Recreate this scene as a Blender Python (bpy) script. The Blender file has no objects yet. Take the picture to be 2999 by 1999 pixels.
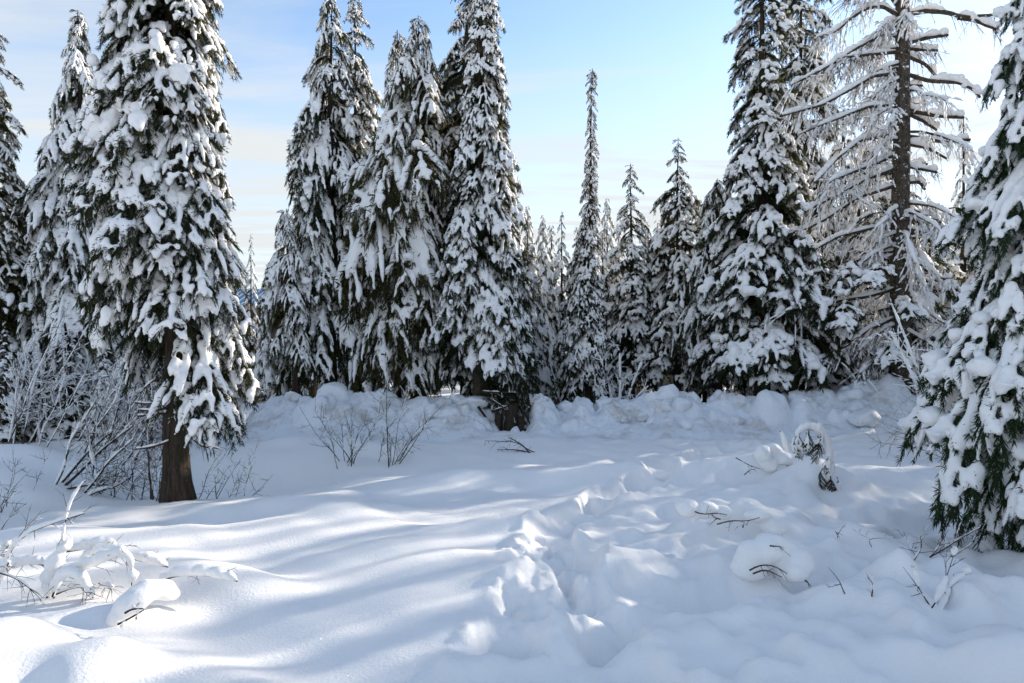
import bpy, math
import numpy as np
from math import radians, pi

# ------------------------------------------------------------------ camera, sky, sun, exposure
SC = bpy.context.scene
COL = SC.collection
CAM_Z = 2.0
F = 1999.3                       # focal length in photograph pixels (2999 wide, 24 mm on 36 mm)
cam = bpy.data.cameras.new('camera'); cam.lens = 24; cam.sensor_width = 36
cam.clip_start = 0.05; cam.clip_end = 5000
camo = bpy.data.objects.new('camera', cam); COL.objects.link(camo)
camo.location = (0, 0, CAM_Z); camo.rotation_euler = (radians(90), 0, 0)
SC.camera = camo

SUN_AZ = 58.0                    # degrees to the right of the view direction (+Y)
SUN_EL = 19.0
world = bpy.data.worlds.new('World'); SC.world = world; world.use_nodes = True
nt = world.node_tree; nt.nodes.clear()
N = nt.nodes.new
sky = N('ShaderNodeTexSky'); sky.sky_type = 'NISHITA'; sky.sun_disc = False
sky.sun_elevation = radians(SUN_EL); sky.sun_rotation = radians(SUN_AZ)
sky.altitude = 900; sky.air_density = 1.0; sky.dust_density = 0.5; sky.ozone_density = 1.0
tc = N('ShaderNodeTexCoord'); sep = N('ShaderNodeSeparateXYZ'); nt.links.new(tc.outputs['Generated'], sep.inputs[0])
# thin cirrus: direction projected on a high flat layer, stretched noise
mx = N('ShaderNodeMath'); mx.operation = 'MAXIMUM'; mx.inputs[1].default_value = 0.02; nt.links.new(sep.outputs['Z'], mx.inputs[0])
dvx = N('ShaderNodeMath'); dvx.operation = 'DIVIDE'; nt.links.new(sep.outputs['X'], dvx.inputs[0]); nt.links.new(mx.outputs[0], dvx.inputs[1])
dvy = N('ShaderNodeMath'); dvy.operation = 'DIVIDE'; nt.links.new(sep.outputs['Y'], dvy.inputs[0]); nt.links.new(mx.outputs[0], dvy.inputs[1])
cmb = N('ShaderNodeCombineXYZ'); nt.links.new(dvx.outputs[0], cmb.inputs[0]); nt.links.new(dvy.outputs[0], cmb.inputs[1])
mp = N('ShaderNodeMapping'); mp.inputs['Scale'].default_value = (0.55, 1.5, 1); mp.inputs['Rotation'].default_value = (0, 0, 0.25); mp.inputs['Location'].default_value = (2.3, 3.1, 0)
nt.links.new(cmb.outputs[0], mp.inputs[0])
cn = N('ShaderNodeTexNoise'); cn.inputs['Scale'].default_value = 1.0; cn.inputs['Detail'].default_value = 7; cn.inputs['Roughness'].default_value = 0.55; cn.inputs['Distortion'].default_value = 0.5
nt.links.new(mp.outputs[0], cn.inputs['Vector'])
cr = N('ShaderNodeMapRange'); cr.inputs['From Min'].default_value = 0.45; cr.inputs['From Max'].default_value = 0.70; cr.inputs['To Max'].default_value = 1.0
nt.links.new(cn.outputs['Fac'], cr.inputs['Value'])
# cirrus thickens towards the horizon (longer path through the layer)
hz = N('ShaderNodeMapRange'); hz.inputs['From Min'].default_value = 0.16; hz.inputs['From Max'].default_value = 0.42; hz.inputs['To Min'].default_value = 0.78; hz.inputs['To Max'].default_value = 0.0
nt.links.new(sep.outputs['Z'], hz.inputs['Value'])
ad = N('ShaderNodeMath'); ad.operation = 'ADD'; ad.use_clamp = True
cm2 = N('ShaderNodeMath'); cm2.operation = 'MULTIPLY'; nt.links.new(cr.outputs[0], cm2.inputs[0]); cm2.inputs[1].default_value = 0.75
nt.links.new(cm2.outputs[0], ad.inputs[0]); nt.links.new(hz.outputs[0], ad.inputs[1])
mixc = N('ShaderNodeMix'); mixc.data_type = 'RGBA'
CLOUD = (2.65, 2.78, 2.86, 1)
mixc.inputs['B'].default_value = CLOUD
nt.links.new(ad.outputs[0], mixc.inputs['Factor']); nt.links.new(sky.outputs[0], mixc.inputs['A'])
bg = N('ShaderNodeBackground'); bg.inputs['Strength'].default_value = 0.10
nt.links.new(mixc.outputs['Result'], bg.inputs['Color'])
wo = N('ShaderNodeOutputWorld'); nt.links.new(bg.outputs[0], wo.inputs[0])

sl = bpy.data.lights.new('sun', 'SUN'); sl.energy = 2.6; sl.angle = radians(0.55); sl.color = (1.0, 0.91, 0.79)
so = bpy.data.objects.new('sun', sl); COL.objects.link(so)
so.location = (30, 25, 30)
so.rotation_euler = (radians(90 - SUN_EL), 0, radians(180 - SUN_AZ))   # light travels from the sun towards the camera side
SC.view_settings.view_transform = 'Standard'; SC.view_settings.look = 'None'
SC.view_settings.exposure = 1.64; SC.view_settings.gamma = 1.0
SC.view_settings.use_curve_mapping = False
SC.render.engine = 'CYCLES'
SC.cycles.use_denoising = True
SC.cycles.max_bounces = 6; SC.cycles.diffuse_bounces = 3; SC.cycles.transparent_max_bounces = 6
SC.cycles.use_adaptive_sampling = True; SC.cycles.adaptive_threshold = 0.025

RNG = np.random.default_rng(11)

# ------------------------------------------------------------------ helpers
def px(x, y, d):                 # photograph pixel at a known distance -> point
    return np.array([(x - 1499.5) / F * d, d, CAM_Z + (999.5 - y) / F * d])
def gxy(x, y, z=0.0):            # photograph pixel on the ground
    d = F * (CAM_Z - z) / (y - 999.5)
    return np.array([(x - 1499.5) / F * d, d])

def hash2(ix, iy, seed):
    h = (ix.astype(np.int64) * 374761393 + iy.astype(np.int64) * 668265263 + seed * 1442695041) & 0xFFFFFFFF
    h = ((h ^ (h >> 13)) * 1274126177) & 0xFFFFFFFF
    return ((h ^ (h >> 16)) & 0xFFFF) / 65535.0
def noise2(x, y, seed=0):
    ix = np.floor(x); iy = np.floor(y); fx = x - ix; fy = y - iy
    ux = fx * fx * fx * (fx * (fx * 6 - 15) + 10); uy = fy * fy * fy * (fy * (fy * 6 - 15) + 10)
    a = hash2(ix, iy, seed); b = hash2(ix + 1, iy, seed); c = hash2(ix, iy + 1, seed); d = hash2(ix + 1, iy + 1, seed)
    return (a + (b - a) * ux) * (1 - uy) + (c + (d - c) * ux) * uy - 0.5
def noise3(p, s, seed=0):
    x, y, z = p[:, 0] * s, p[:, 1] * s, p[:, 2] * s
    return (noise2(x + 0.31 * z, y - 0.5 * z, seed) + noise2(y + 7.7, z + 0.4 * x, seed + 1) + noise2(z - 3.1, x + 0.3 * y, seed + 2)) / 1.5

def mesh_from(name, V, Q=None, T=None, mats=(), qmat=None, tmat=None, smooth=True, qs=None, ts=None):
    me = bpy.data.meshes.new(name)
    V = np.asarray(V, np.float32).reshape(-1, 3)
    Q = np.zeros((0, 4), np.int32) if Q is None else np.asarray(Q, np.int32).reshape(-1, 4)
    T = np.zeros((0, 3), np.int32) if T is None else np.asarray(T, np.int32).reshape(-1, 3)
    nq, ntr = len(Q), len(T)
    me.vertices.add(len(V)); me.vertices.foreach_set('co', V.ravel())
    me.loops.add(nq * 4 + ntr * 3)
    me.loops.foreach_set('vertex_index', np.concatenate([Q.ravel(), T.ravel()]).astype(np.int32))
    me.polygons.add(nq + ntr)
    me.polygons.foreach_set('loop_start', np.concatenate([np.arange(nq) * 4, nq * 4 + np.arange(ntr) * 3]).astype(np.int32))
    for m in mats: me.materials.append(m)
    mi = np.concatenate([np.zeros(nq, np.int32) if qmat is None else qmat, np.zeros(ntr, np.int32) if tmat is None else tmat]).astype(np.int32)
    me.polygons.foreach_set('material_index', mi)
    sm = np.full(nq + ntr, smooth, bool)
    if qs is not None: sm[:nq] = qs
    if ts is not None: sm[nq:] = ts
    me.polygons.foreach_set('use_smooth', sm)
    me.update(calc_edges=True)
    return me

class MB:                        # mesh collector
    def __init__(s): s.V = []; s.Q = []; s.T = []; s.qm = []; s.tm = []; s.n = 0; s.qs = []; s.ts = []
    def add(s, V, Q=None, T=None, mat=0, smooth=True):
        V = np.asarray(V, float).reshape(-1, 3)
        if Q is not None and len(Q): s.Q.append(np.asarray(Q) + s.n); s.qm.append(np.full(len(Q), mat)); s.qs.append(np.full(len(Q), smooth))
        if T is not None and len(T): s.T.append(np.asarray(T) + s.n); s.tm.append(np.full(len(T), mat)); s.ts.append(np.full(len(T), smooth))
        s.V.append(V); s.n += len(V)
    def mesh(s, name, mats):
        c = lambda l, w: np.concatenate(l) if l else None
        return mesh_from(name, np.concatenate(s.V), c(s.Q, 4), c(s.T, 3), mats,
                         np.concatenate(s.qm) if s.qm else None, np.concatenate(s.tm) if s.tm else None, True,
                         np.concatenate(s.qs) if s.qs else None, np.concatenate(s.ts) if s.ts else None)

def norm(a): return a / np.maximum(np.linalg.norm(a, axis=-1, keepdims=True), 1e-9)
def tubes(P, RW, RH=None, n=6, up=(0, 0, 1)):
    """N polylines of K points -> tube verts and quads; RW sideways radius, RH radius in the upright plane."""
    P = np.asarray(P, float)
    if P.ndim == 2: P = P[None]
    Nn, K, _ = P.shape
    RW = np.broadcast_to(np.asarray(RW, float), (Nn, K)); RH = RW if RH is None else np.broadcast_to(np.asarray(RH, float), (Nn, K))
    t = np.empty_like(P); t[:, 1:-1] = P[:, 2:] - P[:, :-2]; t[:, 0] = P[:, 1] - P[:, 0]; t[:, -1] = P[:, -1] - P[:, -2]
    t = norm(t)
    u0 = np.broadcast_to(np.asarray(up, float), t.shape).copy()
    vert = np.abs((t * u0).sum(-1)) > 0.97
    u0[vert] = (0.31, 0.95, 0.0)
    s = norm(np.cross(t, u0)); u = np.cross(s, t)
    a = np.arange(n) / n * 2 * pi
    V = P[:, :, None, :] + RW[:, :, None, None] * np.cos(a)[None, None, :, None] * s[:, :, None, :] + RH[:, :, None, None] * np.sin(a)[None, None, :, None] * u[:, :, None, :]
    idx = np.arange(Nn * K * n).reshape(Nn, K, n)
    A = idx[:, :-1, :]; B = idx[:, 1:, :]
    Q = np.stack([A, np.roll(A, -1, 2), np.roll(B, -1, 2), B], -1).reshape(-1, 4)
    return V.reshape(-1, 3), Q

def _ico(sub):
    import bmesh
    b = bmesh.new(); bmesh.ops.create_icosphere(b, subdivisions=sub, radius=1)
    b.verts.ensure_lookup_table()
    V = np.array([v.co[:] for v in b.verts]); T = np.array([[v.index for v in f.verts] for f in b.faces]); b.free()
    return V, T
ICO1, ICO2, ICO3, ICO4 = _ico(1), _ico(2), _ico(3), _ico(4)
def blobs(C, S, ico=ICO2, rng=RNG, rough=0.25):
    """ellipsoids at C with half-axes S (N,3)"""
    v, t = ico
    C = np.asarray(C, float).reshape(-1, 3); S = np.asarray(S, float).reshape(-1, 3)
    V = v[None] * S[:, None, :]
    if rough: V = V * (1 + rough * (rng.random((len(C), len(v), 1)) - 0.5))
    V = V + C[:, None, :]
    T = t[None] + (np.arange(len(C)) * len(v))[:, None, None]
    return V.reshape(-1, 3), T.reshape(-1, 3)

def resample(pts, k):
    pts = np.asarray(pts, float); d = np.r_[0, np.cumsum(np.linalg.norm(np.diff(pts, axis=0), axis=1))]
    t = np.linspace(0, d[-1], k)
    # catmull-rom like smoothing: interpolate then light smoothing
    o = np.stack([np.interp(t, d, pts[:, i]) for i in range(3)], 1)
    for _ in range(2): o[1:-1] = 0.25 * o[:-2] + 0.5 * o[1:-1] + 0.25 * o[2:]
    return o

def remesh(mb, voxel, mats, name, lump=0.0, lump_s=8.0, seed=0, smooth_it=2, dec=None):
    me = mb.mesh('tmp', []) if isinstance(mb, MB) else mb
    ob = bpy.data.objects.new('tmp', me); COL.objects.link(ob)
    m = ob.modifiers.new('r', 'REMESH'); m.mode = 'VOXEL'; m.voxel_size = voxel; m.use_smooth_shade = True
    if smooth_it:
        s = ob.modifiers.new('s', 'SMOOTH'); s.factor = 0.5; s.iterations = smooth_it
    if dec:
        d = ob.modifiers.new('d', 'DECIMATE'); d.ratio = dec
    dg = bpy.context.evaluated_depsgraph_get()
    out = bpy.data.meshes.new_from_object(ob.evaluated_get(dg))
    bpy.data.objects.remove(ob); bpy.data.meshes.remove(me)
    out.name = name
    if lump:
        nv = len(out.vertices); co = np.empty(nv * 3, np.float32); out.vertices.foreach_get('co', co)
        nn = np.empty(nv * 3, np.float32); out.vertices.foreach_get('normal', nn)
        c = co.reshape(-1, 3); c = c + nn.reshape(-1, 3) * (lump * noise3(c, lump_s, seed))[:, None]
        out.vertices.foreach_set('co', c.astype(np.float32).ravel()); out.update()
    out.materials.clear()
    for mm in mats: out.materials.append(mm)
    return out

def link(name, data, parent=None, loc=None, rot=None, scale=None):
    o = bpy.data.objects.new(name, data); COL.objects.link(o)
    if parent is not None: o.parent = parent
    if loc is not None: o.location = loc
    if rot is not None: o.rotation_euler = rot
    if scale is not None: o.scale = scale
    return o
def tag(o, label, cat, group=None, kind=None):
    if label: o['label'] = label
    if cat: o['category'] = cat
    if group: o['group'] = group
    if kind: o['kind'] = kind
    return o
def thing(name, label, cat, loc=(0, 0, 0), group=None):
    return tag(link(name, None, loc=loc), label, cat, group)

# ------------------------------------------------------------------ materials
def material(name):
    m = bpy.data.materials.new(name); m.use_nodes = True; t = m.node_tree
    for n in list(t.nodes):
        if n.type not in ('OUTPUT_MATERIAL', 'BSDF_PRINCIPLED'): t.nodes.remove(n)
    return m, t, t.nodes['Principled BSDF'], t.nodes['Material Output']

def snow_mat(name, scale=1.0, bump=0.35, sparkle=True, dirt=False):
    m, t, b, o = material(name)
    b.inputs['Base Color'].default_value = (0.925, 0.90, 0.87, 1); b.inputs['Roughness'].default_value = 0.62
    b.inputs['Specular IOR Level'].default_value = 0.25
    g = t.nodes.new('ShaderNodeNewGeometry')
    n1 = t.nodes.new('ShaderNodeTexNoise'); n1.inputs['Scale'].default_value = 26 * scale; n1.inputs['Detail'].default_value = 6; n1.inputs['Roughness'].default_value = 0.65
    t.links.new(g.outputs['Position'], n1.inputs['Vector'])
    bp = t.nodes.new('ShaderNodeBump'); bp.inputs['Strength'].default_value = bump; bp.inputs['Distance'].default_value = 0.02 / scale
    t.links.new(n1.outputs['Fac'], bp.inputs['Height']); t.links.new(bp.outputs[0], b.inputs['Normal'])
    if dirt:
        n2 = t.nodes.new('ShaderNodeTexNoise'); n2.inputs['Scale'].default_value = 1.5; n2.inputs['Detail'].default_value = 8; n2.inputs['Roughness'].default_value = 0.72
        t.links.new(g.outputs['Position'], n2.inputs['Vector'])
        r = t.nodes.new('ShaderNodeMapRange'); r.inputs['From Min'].default_value = 0.50; r.inputs['From Max'].default_value = 0.66; r.inputs['To Max'].default_value = 0.60
        t.links.new(n2.outputs['Fac'], r.inputs['Value'])
        mx = t.nodes.new('ShaderNodeMix'); mx.data_type = 'RGBA'; mx.inputs['A'].default_value = (0.85, 0.865, 0.88, 1); mx.inputs['B'].default_value = (0.42, 0.34, 0.26, 1)
        t.links.new(r.outputs[0], mx.inputs['Factor']); t.links.new(mx.outputs['Result'], b.inputs['Base Color'])
    if sparkle:                   # crystal facets that catch the sun
        v = t.nodes.new('ShaderNodeTexVoronoi'); v.inputs['Scale'].default_value = 120 * scale
        t.links.new(g.outputs['Position'], v.inputs['Vector'])
        sb = t.nodes.new('ShaderNodeVectorMath'); sb.operation = 'SUBTRACT'; sb.inputs[1].default_value = (0.5, 0.5, 0.5); t.links.new(v.outputs['Color'], sb.inputs[0])
        sc = t.nodes.new('ShaderNodeVectorMath'); sc.operation = 'SCALE'; sc.inputs['Scale'].default_value = 1.6; t.links.new(sb.outputs[0], sc.inputs[0])
        av = t.nodes.new('ShaderNodeVectorMath'); av.operation = 'ADD'; t.links.new(sc.outputs[0], av.inputs[0]); t.links.new(g.outputs['Normal'], av.inputs[1])
        nv = t.nodes.new('ShaderNodeVectorMath'); nv.operation = 'NORMALIZE'; t.links.new(av.outputs[0], nv.inputs[0])
        b.inputs['Coat Weight'].default_value = 0.05; b.inputs['Coat Roughness'].default_value = 0.12
        t.links.new(nv.outputs[0], b.inputs['Coat Normal'])
    return m
SNOW_G = snow_mat('snow_ground', 1.6, 0.65)
SNOW_T = snow_mat('snow_on_branches', 1.0, 0.55, sparkle=False)
SNOW_B = snow_mat('ploughed_snow', 0.55, 0.9, sparkle=False, dirt=True)

def needle_mat(name, c, tr, w=0.4):
    m, t, b, o = material(name); t.nodes.remove(b)
    oi = t.nodes.new('ShaderNodeObjectInfo')
    hs = t.nodes.new('ShaderNodeHueSaturation'); hs.inputs['Color'].default_value = (*c, 1)
    r = t.nodes.new('ShaderNodeMapRange'); r.inputs['To Min'].default_value = 0.75; r.inputs['To Max'].default_value = 1.35
    t.links.new(oi.outputs['Random'], r.inputs['Value']); t.links.new(r.outputs[0], hs.inputs['Value'])
    d = t.nodes.new('ShaderNodeBsdfDiffuse'); t.links.new(hs.outputs[0], d.inputs['Color'])
    tl = t.nodes.new('ShaderNodeBsdfTranslucent'); tl.inputs['Color'].default_value = (*tr, 1)
    mx = t.nodes.new('ShaderNodeMixShader'); mx.inputs[0].default_value = w
    t.links.new(d.outputs[0], mx.inputs[1]); t.links.new(tl.outputs[0], mx.inputs[2]); t.links.new(mx.outputs[0], o.inputs[0])
    return m
NEEDLE = needle_mat('fir_needles', (0.030, 0.040, 0.022), (0.085, 0.085, 0.028), 0.38)
NEEDLE_O = needle_mat('olive_needles', (0.050, 0.052, 0.024), (0.14, 0.12, 0.035), 0.45)
NEEDLE_G = needle_mat('green_needles', (0.032, 0.055, 0.028), (0.07, 0.10, 0.03), 0.35)

def bark_mat(name, c1, c2, zs=0.18, scale=14):
    m, t, b, o = material(name)
    tc = t.nodes.new('ShaderNodeTexCoord'); mp = t.nodes.new('ShaderNodeMapping'); mp.inputs['Scale'].default_value = (1, 1, zs)
    t.links.new(tc.outputs['Object'], mp.inputs[0])
    n = t.nodes.new('ShaderNodeTexNoise'); n.inputs['Scale'].default_value = scale; n.inputs['Detail'].default_value = 8; n.inputs['Roughness'].default_value = 0.7
    t.links.new(mp.outputs[0], n.inputs['Vector'])
    r = t.nodes.new('ShaderNodeValToRGB'); r.color_ramp.elements[0].position = 0.35; r.color_ramp.elements[1].position = 0.68
    r.color_ramp.elements[0].color = (*c1, 1); r.color_ramp.elements[1].color = (*c2, 1)
    t.links.new(n.outputs['Fac'], r.inputs[0]); t.links.new(r.outputs[0], b.inputs['Base Color'])
    bp = t.nodes.new('ShaderNodeBump'); bp.inputs['Strength'].default_value = 0.9; bp.inputs['Distance'].default_value = 0.03
    t.links.new(n.outputs['Fac'], bp.inputs['Height']); t.links.new(bp.outputs[0], b.inputs['Normal'])
    b.inputs['Roughness'].default_value = 0.9; b.inputs['Specular IOR Level'].default_value = 0.15
    return m
def speckle(m, lo=.60, hi=.68, sc=13):
    t = m.node_tree; b = t.nodes['Principled BSDF']; src = b.inputs['Base Color'].links[0].from_socket
    g = t.nodes.new('ShaderNodeNewGeometry'); n = t.nodes.new('ShaderNodeTexNoise'); n.inputs['Scale'].default_value = sc; n.inputs['Detail'].default_value = 4; n.inputs['Roughness'].default_value = .7
    t.links.new(g.outputs['Position'], n.inputs['Vector'])
    r = t.nodes.new('ShaderNodeMapRange'); r.inputs['From Min'].default_value = lo; r.inputs['From Max'].default_value = hi; t.links.new(n.outputs['Fac'], r.inputs['Value'])
    mx = t.nodes.new('ShaderNodeMix'); mx.data_type = 'RGBA'; mx.inputs['B'].default_value = (.8, .82, .86, 1)
    t.links.new(r.outputs[0], mx.inputs['Factor']); t.links.new(src, mx.inputs['A']); t.links.new(mx.outputs['Result'], b.inputs['Base Color'])
    return m
BARK = speckle(bark_mat('dark_bark', (0.018, 0.014, 0.010), (0.085, 0.062, 0.045), .14, 20), .69, .72, 40)
BARK_G = bark_mat('grey_bark', (0.030, 0.024, 0.018), (0.125, 0.10, 0.075), 0.3, 15)
BARK_S = speckle(bark_mat('snow_flecked_bark', (0.028, 0.023, 0.017), (0.14, 0.112, 0.082), 0.35, 18))
TWIG = bark_mat('twig_wood', (0.030, 0.022, 0.017), (0.085, 0.066, 0.052), 1.0, 9)
TWIG_R = bark_mat('red_twig', (0.060, 0.030, 0.024), (0.13, 0.080, 0.062), 1.0, 9)

# ------------------------------------------------------------------ terrain
def path_dist(x, y, pts):
    best = np.full(x.shape, 1e9); side = np.zeros(x.shape); along = np.zeros(x.shape); acc = 0
    for (ax, ay), (bx, by) in zip(pts[:-1], pts[1:]):
        dx, dy = bx - ax, by - ay; L = math.hypot(dx, dy)
        t = np.clip(((x - ax) * dx + (y - ay) * dy) / L**2, 0, 1)
        d = np.hypot(x - ax - t * dx, y - ay - t * dy)
        m = d < best
        best = np.where(m, d, best); along = np.where(m, acc + t * L, along); acc += L
    return best, along
TRENCH = [tuple(gxy(*p)) for p in [(1880, 1995), (1770, 1850), (1705, 1760), (1690, 1680), (1615, 1570), (1640, 1500), (1740, 1455), (1860, 1420), (1960, 1375), (2060, 1340), (2150, 1310)]]
TRENCH2 = [tuple(gxy(*p)) for p in [(1330, 1998), (1440, 1930), (1490, 1890), (1560, 1800), (1600, 1690), (1590, 1600)]]
BUMPS = []                       # px, py, radius_x(m), radius_y(m), height
def B(x, y, rx, ry, h, rot=0.0):
    g = gxy(x, y); BUMPS.append((g[0], g[1], rx, ry, h, rot))
B(270, 2000, .26, .30, .26); B(-10, 1990, .30, .4, .34); B(330, 1815, .40, .16, .10, .5); B(700, 1700, .7, .35, .10, .3); B(640, 1545, .8, .35, .12, .25)
B(900, 1500, 1.1, .3, .09, .4); B(1130, 1420, 1.2, .4, .10, .5); B(1100, 1600, .9, .25, .07, .4); B(1250, 1650, .7, .3, .07, .5)
B(1460, 1530, .55, .22, .14, .2); B(1590, 1510, .25, .2, .13); B(1400, 1390, 1.0, .3, .12, .3); B(1640, 1395, .8, .3, .15, .2); B(1880, 1390, .6, .3, .16); B(2080, 1400, .5, .3, .15)
B(1560, 1700, .40, .22, .13, .3); B(1650, 1770, .30, .16, .12, .4); B(1790, 1690, .30, .30, .16); B(1850, 1640, .35, .2, .12)
B(1480, 1890, .20, .14, -.20, .5); B(1540, 1960, .13, .10, -.15); B(1400, 1950, .30, .12, .12, .5); B(1640, 1850, .45, .14, .10, .3)
B(2070, 1590, .55, .22, .10); B(2160, 1555, .50, .22, .22, -.2); B(2040, 1525, .30, .14, .16); B(2230, 1660, .34, .26, .16); B(2330, 1660, .2, .2, .12)
B(2400, 1440, .55, .35, .28); B(2230, 1400, .5, .3, .22); B(2600, 1470, 1.0, .5, .20); B(2520, 1420, .6, .3, .15)
B(2820, 1720, .6, .3, .12); B(2960, 1790, .8, .3, .14); B(2600, 1800, .5, .4, .12); B(2150, 1850, .5, .35, .12); B(2560, 1730, .45, .25, .10); B(2320, 1930, .45, .3, .13)
B(2050, 1730, .35, .2, -.10); B(2420, 1620, .9, .18, -.10, -.5); B(2900, 1950, .5, .3, .15); B(1850, 1940, .3, .4, .10); B(1720, 1960, .22, .3, -.10)
B(130, 1560, .8, .4, .14); B(0, 1330, .9, .4, .20); B(230, 1300, .9, .3, .15); B(900, 1280, .35, .15, .16, .6); B(830, 1310, .6, .25, .10, .3)
B(330, 1390, .6, .3, .10); B(430, 1700, .6, .3, .12)

def terrain(x, y):
    r = np.hypot(x, y)
    near = np.clip(1 - (r - 14) / 10, 0, 1)
    w = noise2(x * 0.23 + 3, y * 0.23, 1) * 0.24 + noise2(x * 0.55, y * 0.8 + 9, 2) * 0.11 * near
    # soft drift ridges on the open left
    rx = x * 0.80 - y * 0.60; ry = x * 0.60 + y * 0.80
    left = 1 / (1 + np.exp((x - 0.8) * 2.2))
    w += noise2(rx * 0.55, ry * 1.9 + 4, 3) * 0.13 * near * left
    w += noise2(x * 2.2, y * 2.2, 5) * 0.022 * near
    # trampled lumps on the right
    ru = (1 - left) * np.clip(1 - (y - 5.5) / 6, 0.25, 1) * near
    w += (noise2(x * 1.6, y * 1.7, 6) * 0.20 + noise2(x * 3.3 + 5, y * 3.3, 7) * 0.27 + noise2(x * 6.1, y * 6.1, 8) * 0.12 + noise2(x * 13, y * 13, 9) * 0.014) * ru
    z = w
    for cx, cy, sx, sy, h, rot in BUMPS:
        c, s = math.cos(rot), math.sin(rot); dx, dy = x - cx, y - cy
        u = (dx * c + dy * s) / sx; v = (-dx * s + dy * c) / sy
        q = u * u + v * v
        z = z + h * np.exp(-np.minimum(q, 30) ** 1.25 * 0.8)
    for pts, wd, dp in ((TRENCH, 0.22, 0.23), (TRENCH2, 0.20, 0.12)):
        jx = x + noise2(x * 2.6, y * 2.6, 21) * 0.22; jy = y + noise2(x * 2.6 + 8, y * 2.6, 22) * 0.22
        d, a = path_dist(jx, jy, pts)
        steps = 0.72 + 0.42 * np.cos(a * 2 * pi / 0.62)
        k = d / wd
        z = z - dp * steps * np.exp(-k ** 5) + dp * 0.24 * np.exp(-((k - 1.5) / 0.5) ** 2) * (0.6 + 1.0 * noise2(x * 2.2, y * 2.2, 23))
        z = z + np.exp(-(k / 1.9) ** 4) * (noise2(x * 9, y * 9, 24) * 0.045 + noise2(x * 17, y * 17, 25) * 0.028 + noise2(x * 31, y * 31, 26) * 0.012)
    # well under the fir on the left, hollow under the fir on the right
    def well(cx, cy, rx_, ry_, h):
        q = ((x - cx) / rx_) ** 2 + ((y - cy) / ry_) ** 2
        return -h * np.exp(-q ** 1.6)
    z = z + well(-4.75, 10.75, 1.8, 1.05, 0.62) + well(5.0, 7.6, 1.4, 1.5, 0.32)
    g = gxy(640, 1455)
    z = z + 0.10 * np.exp(-(((x - g[0]) / 1.5) ** 2 + ((y - g[1] + 0.15) / 0.35) ** 2))
    z = z + 0.4 * np.clip((-x - 5) / 10, 0, 1) * np.clip((y - 9) / 8, 0, 1)
    # far ground under the forest climbs a little and rolls
    z = z + np.clip((r - 30) / 200, 0, 1) * noise2(x * 0.006, y * 0.006, 31) * 22
    return z

def build_ground():
    ang = np.concatenate([np.linspace(-pi, radians(-50), 60, endpoint=False), np.linspace(radians(-50), radians(50), 500, endpoint=False), np.linspace(radians(50), pi, 60, endpoint=False)])
    r = np.concatenate([np.geomspace(0.5, 3.2, 26, endpoint=False), np.geomspace(3.2, 22, 265, endpoint=False), np.geomspace(22, 2500, 60)])
    A, R = np.meshgrid(ang, r)
    X = R * np.sin(A); Y = R * np.cos(A)
    Z = terrain(X.ravel(), Y.ravel()).reshape(X.shape)
    V = np.stack([X, Y, Z], -1).reshape(-1, 3)
    nr, na = X.shape
    idx = np.arange(nr * na).reshape(nr, na)
    a = idx[:-1]; b = idx[1:]
    Q = np.stack([a, b, np.roll(b, -1, 1), np.roll(a, -1, 1)], -1).reshape(-1, 4)[:, ::-1]
    c = len(V); V = np.vstack([V, [0, 0, float(terrain(np.zeros(1), np.zeros(1))[0])]])
    T = np.stack([np.full(na, c), idx[0], np.roll(idx[0], -1)], -1)[:, ::-1]
    o = link('ground', mesh_from('ground', V, Q, T, [SNOW_G]))
    tag(o, 'deep untouched and trampled snow cover with drifts and a footprint trench', None, kind='structure')
build_ground()
def hit(x, y, dmin=2.5, dmax=40):  # where the ray through a photograph pixel meets the snow
    d = np.geomspace(dmin, dmax, 4000); X = (x - 1499.5) / F * d; Z = CAM_Z + (999.5 - y) / F * d
    i = np.argmax(Z < terrain(X, d)); return float(d[i])
def gz(x, y): return float(terrain(np.array([float(x)]), np.array([float(y)]))[0])

# ------------------------------------------------------------------ bough library
STYLES = {
    # a1,a2: rise and droop; ns: side shoots per side; sl: their length; hang: how far they droop; sw,sh: snow half width and height on the axis
    # fs: snow radius on the shoots; nl,nd: needle spray length and count; pads: rounded heaps; start: bare inner part; seg: snow in short clumps
    'spruce':  dict(a1=.08, a2=.85, ns=10, sl=.34, hang=.85, sw=.032, sh=.034, fs=.025, nl=.080, nd=64, pads=2, start=.28, seg=.6, miss=.17),
    'hemlock': dict(a1=.10, a2=1.20, ns=11, sl=.36, hang=1.45, sw=.032, sh=.036, fs=.0235, nl=.082, nd=64, pads=1, start=.22, seg=.35, miss=.20),
    'fir':     dict(a1=.02, a2=.72, ns=9, sl=.38, hang=.65, sw=.040, sh=.040, fs=.030, nl=.078, nd=64, pads=3, start=.28, seg=.65, miss=.16),
    'column':  dict(a1=.08, a2=1.05, ns=14, sl=.36, hang=.90, sw=.034, sh=.038, fs=.026, nl=.072, nd=56, pads=1, start=.42, seg=.95, miss=.22),
    'heavy':   dict(a1=.00, a2=1.00, ns=13, sl=.30, hang=1.20, sw=.044, sh=.050, fs=.023, nl=.046, nd=210, pads=1, start=.10, seg=.75, miss=.18),
}
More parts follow.
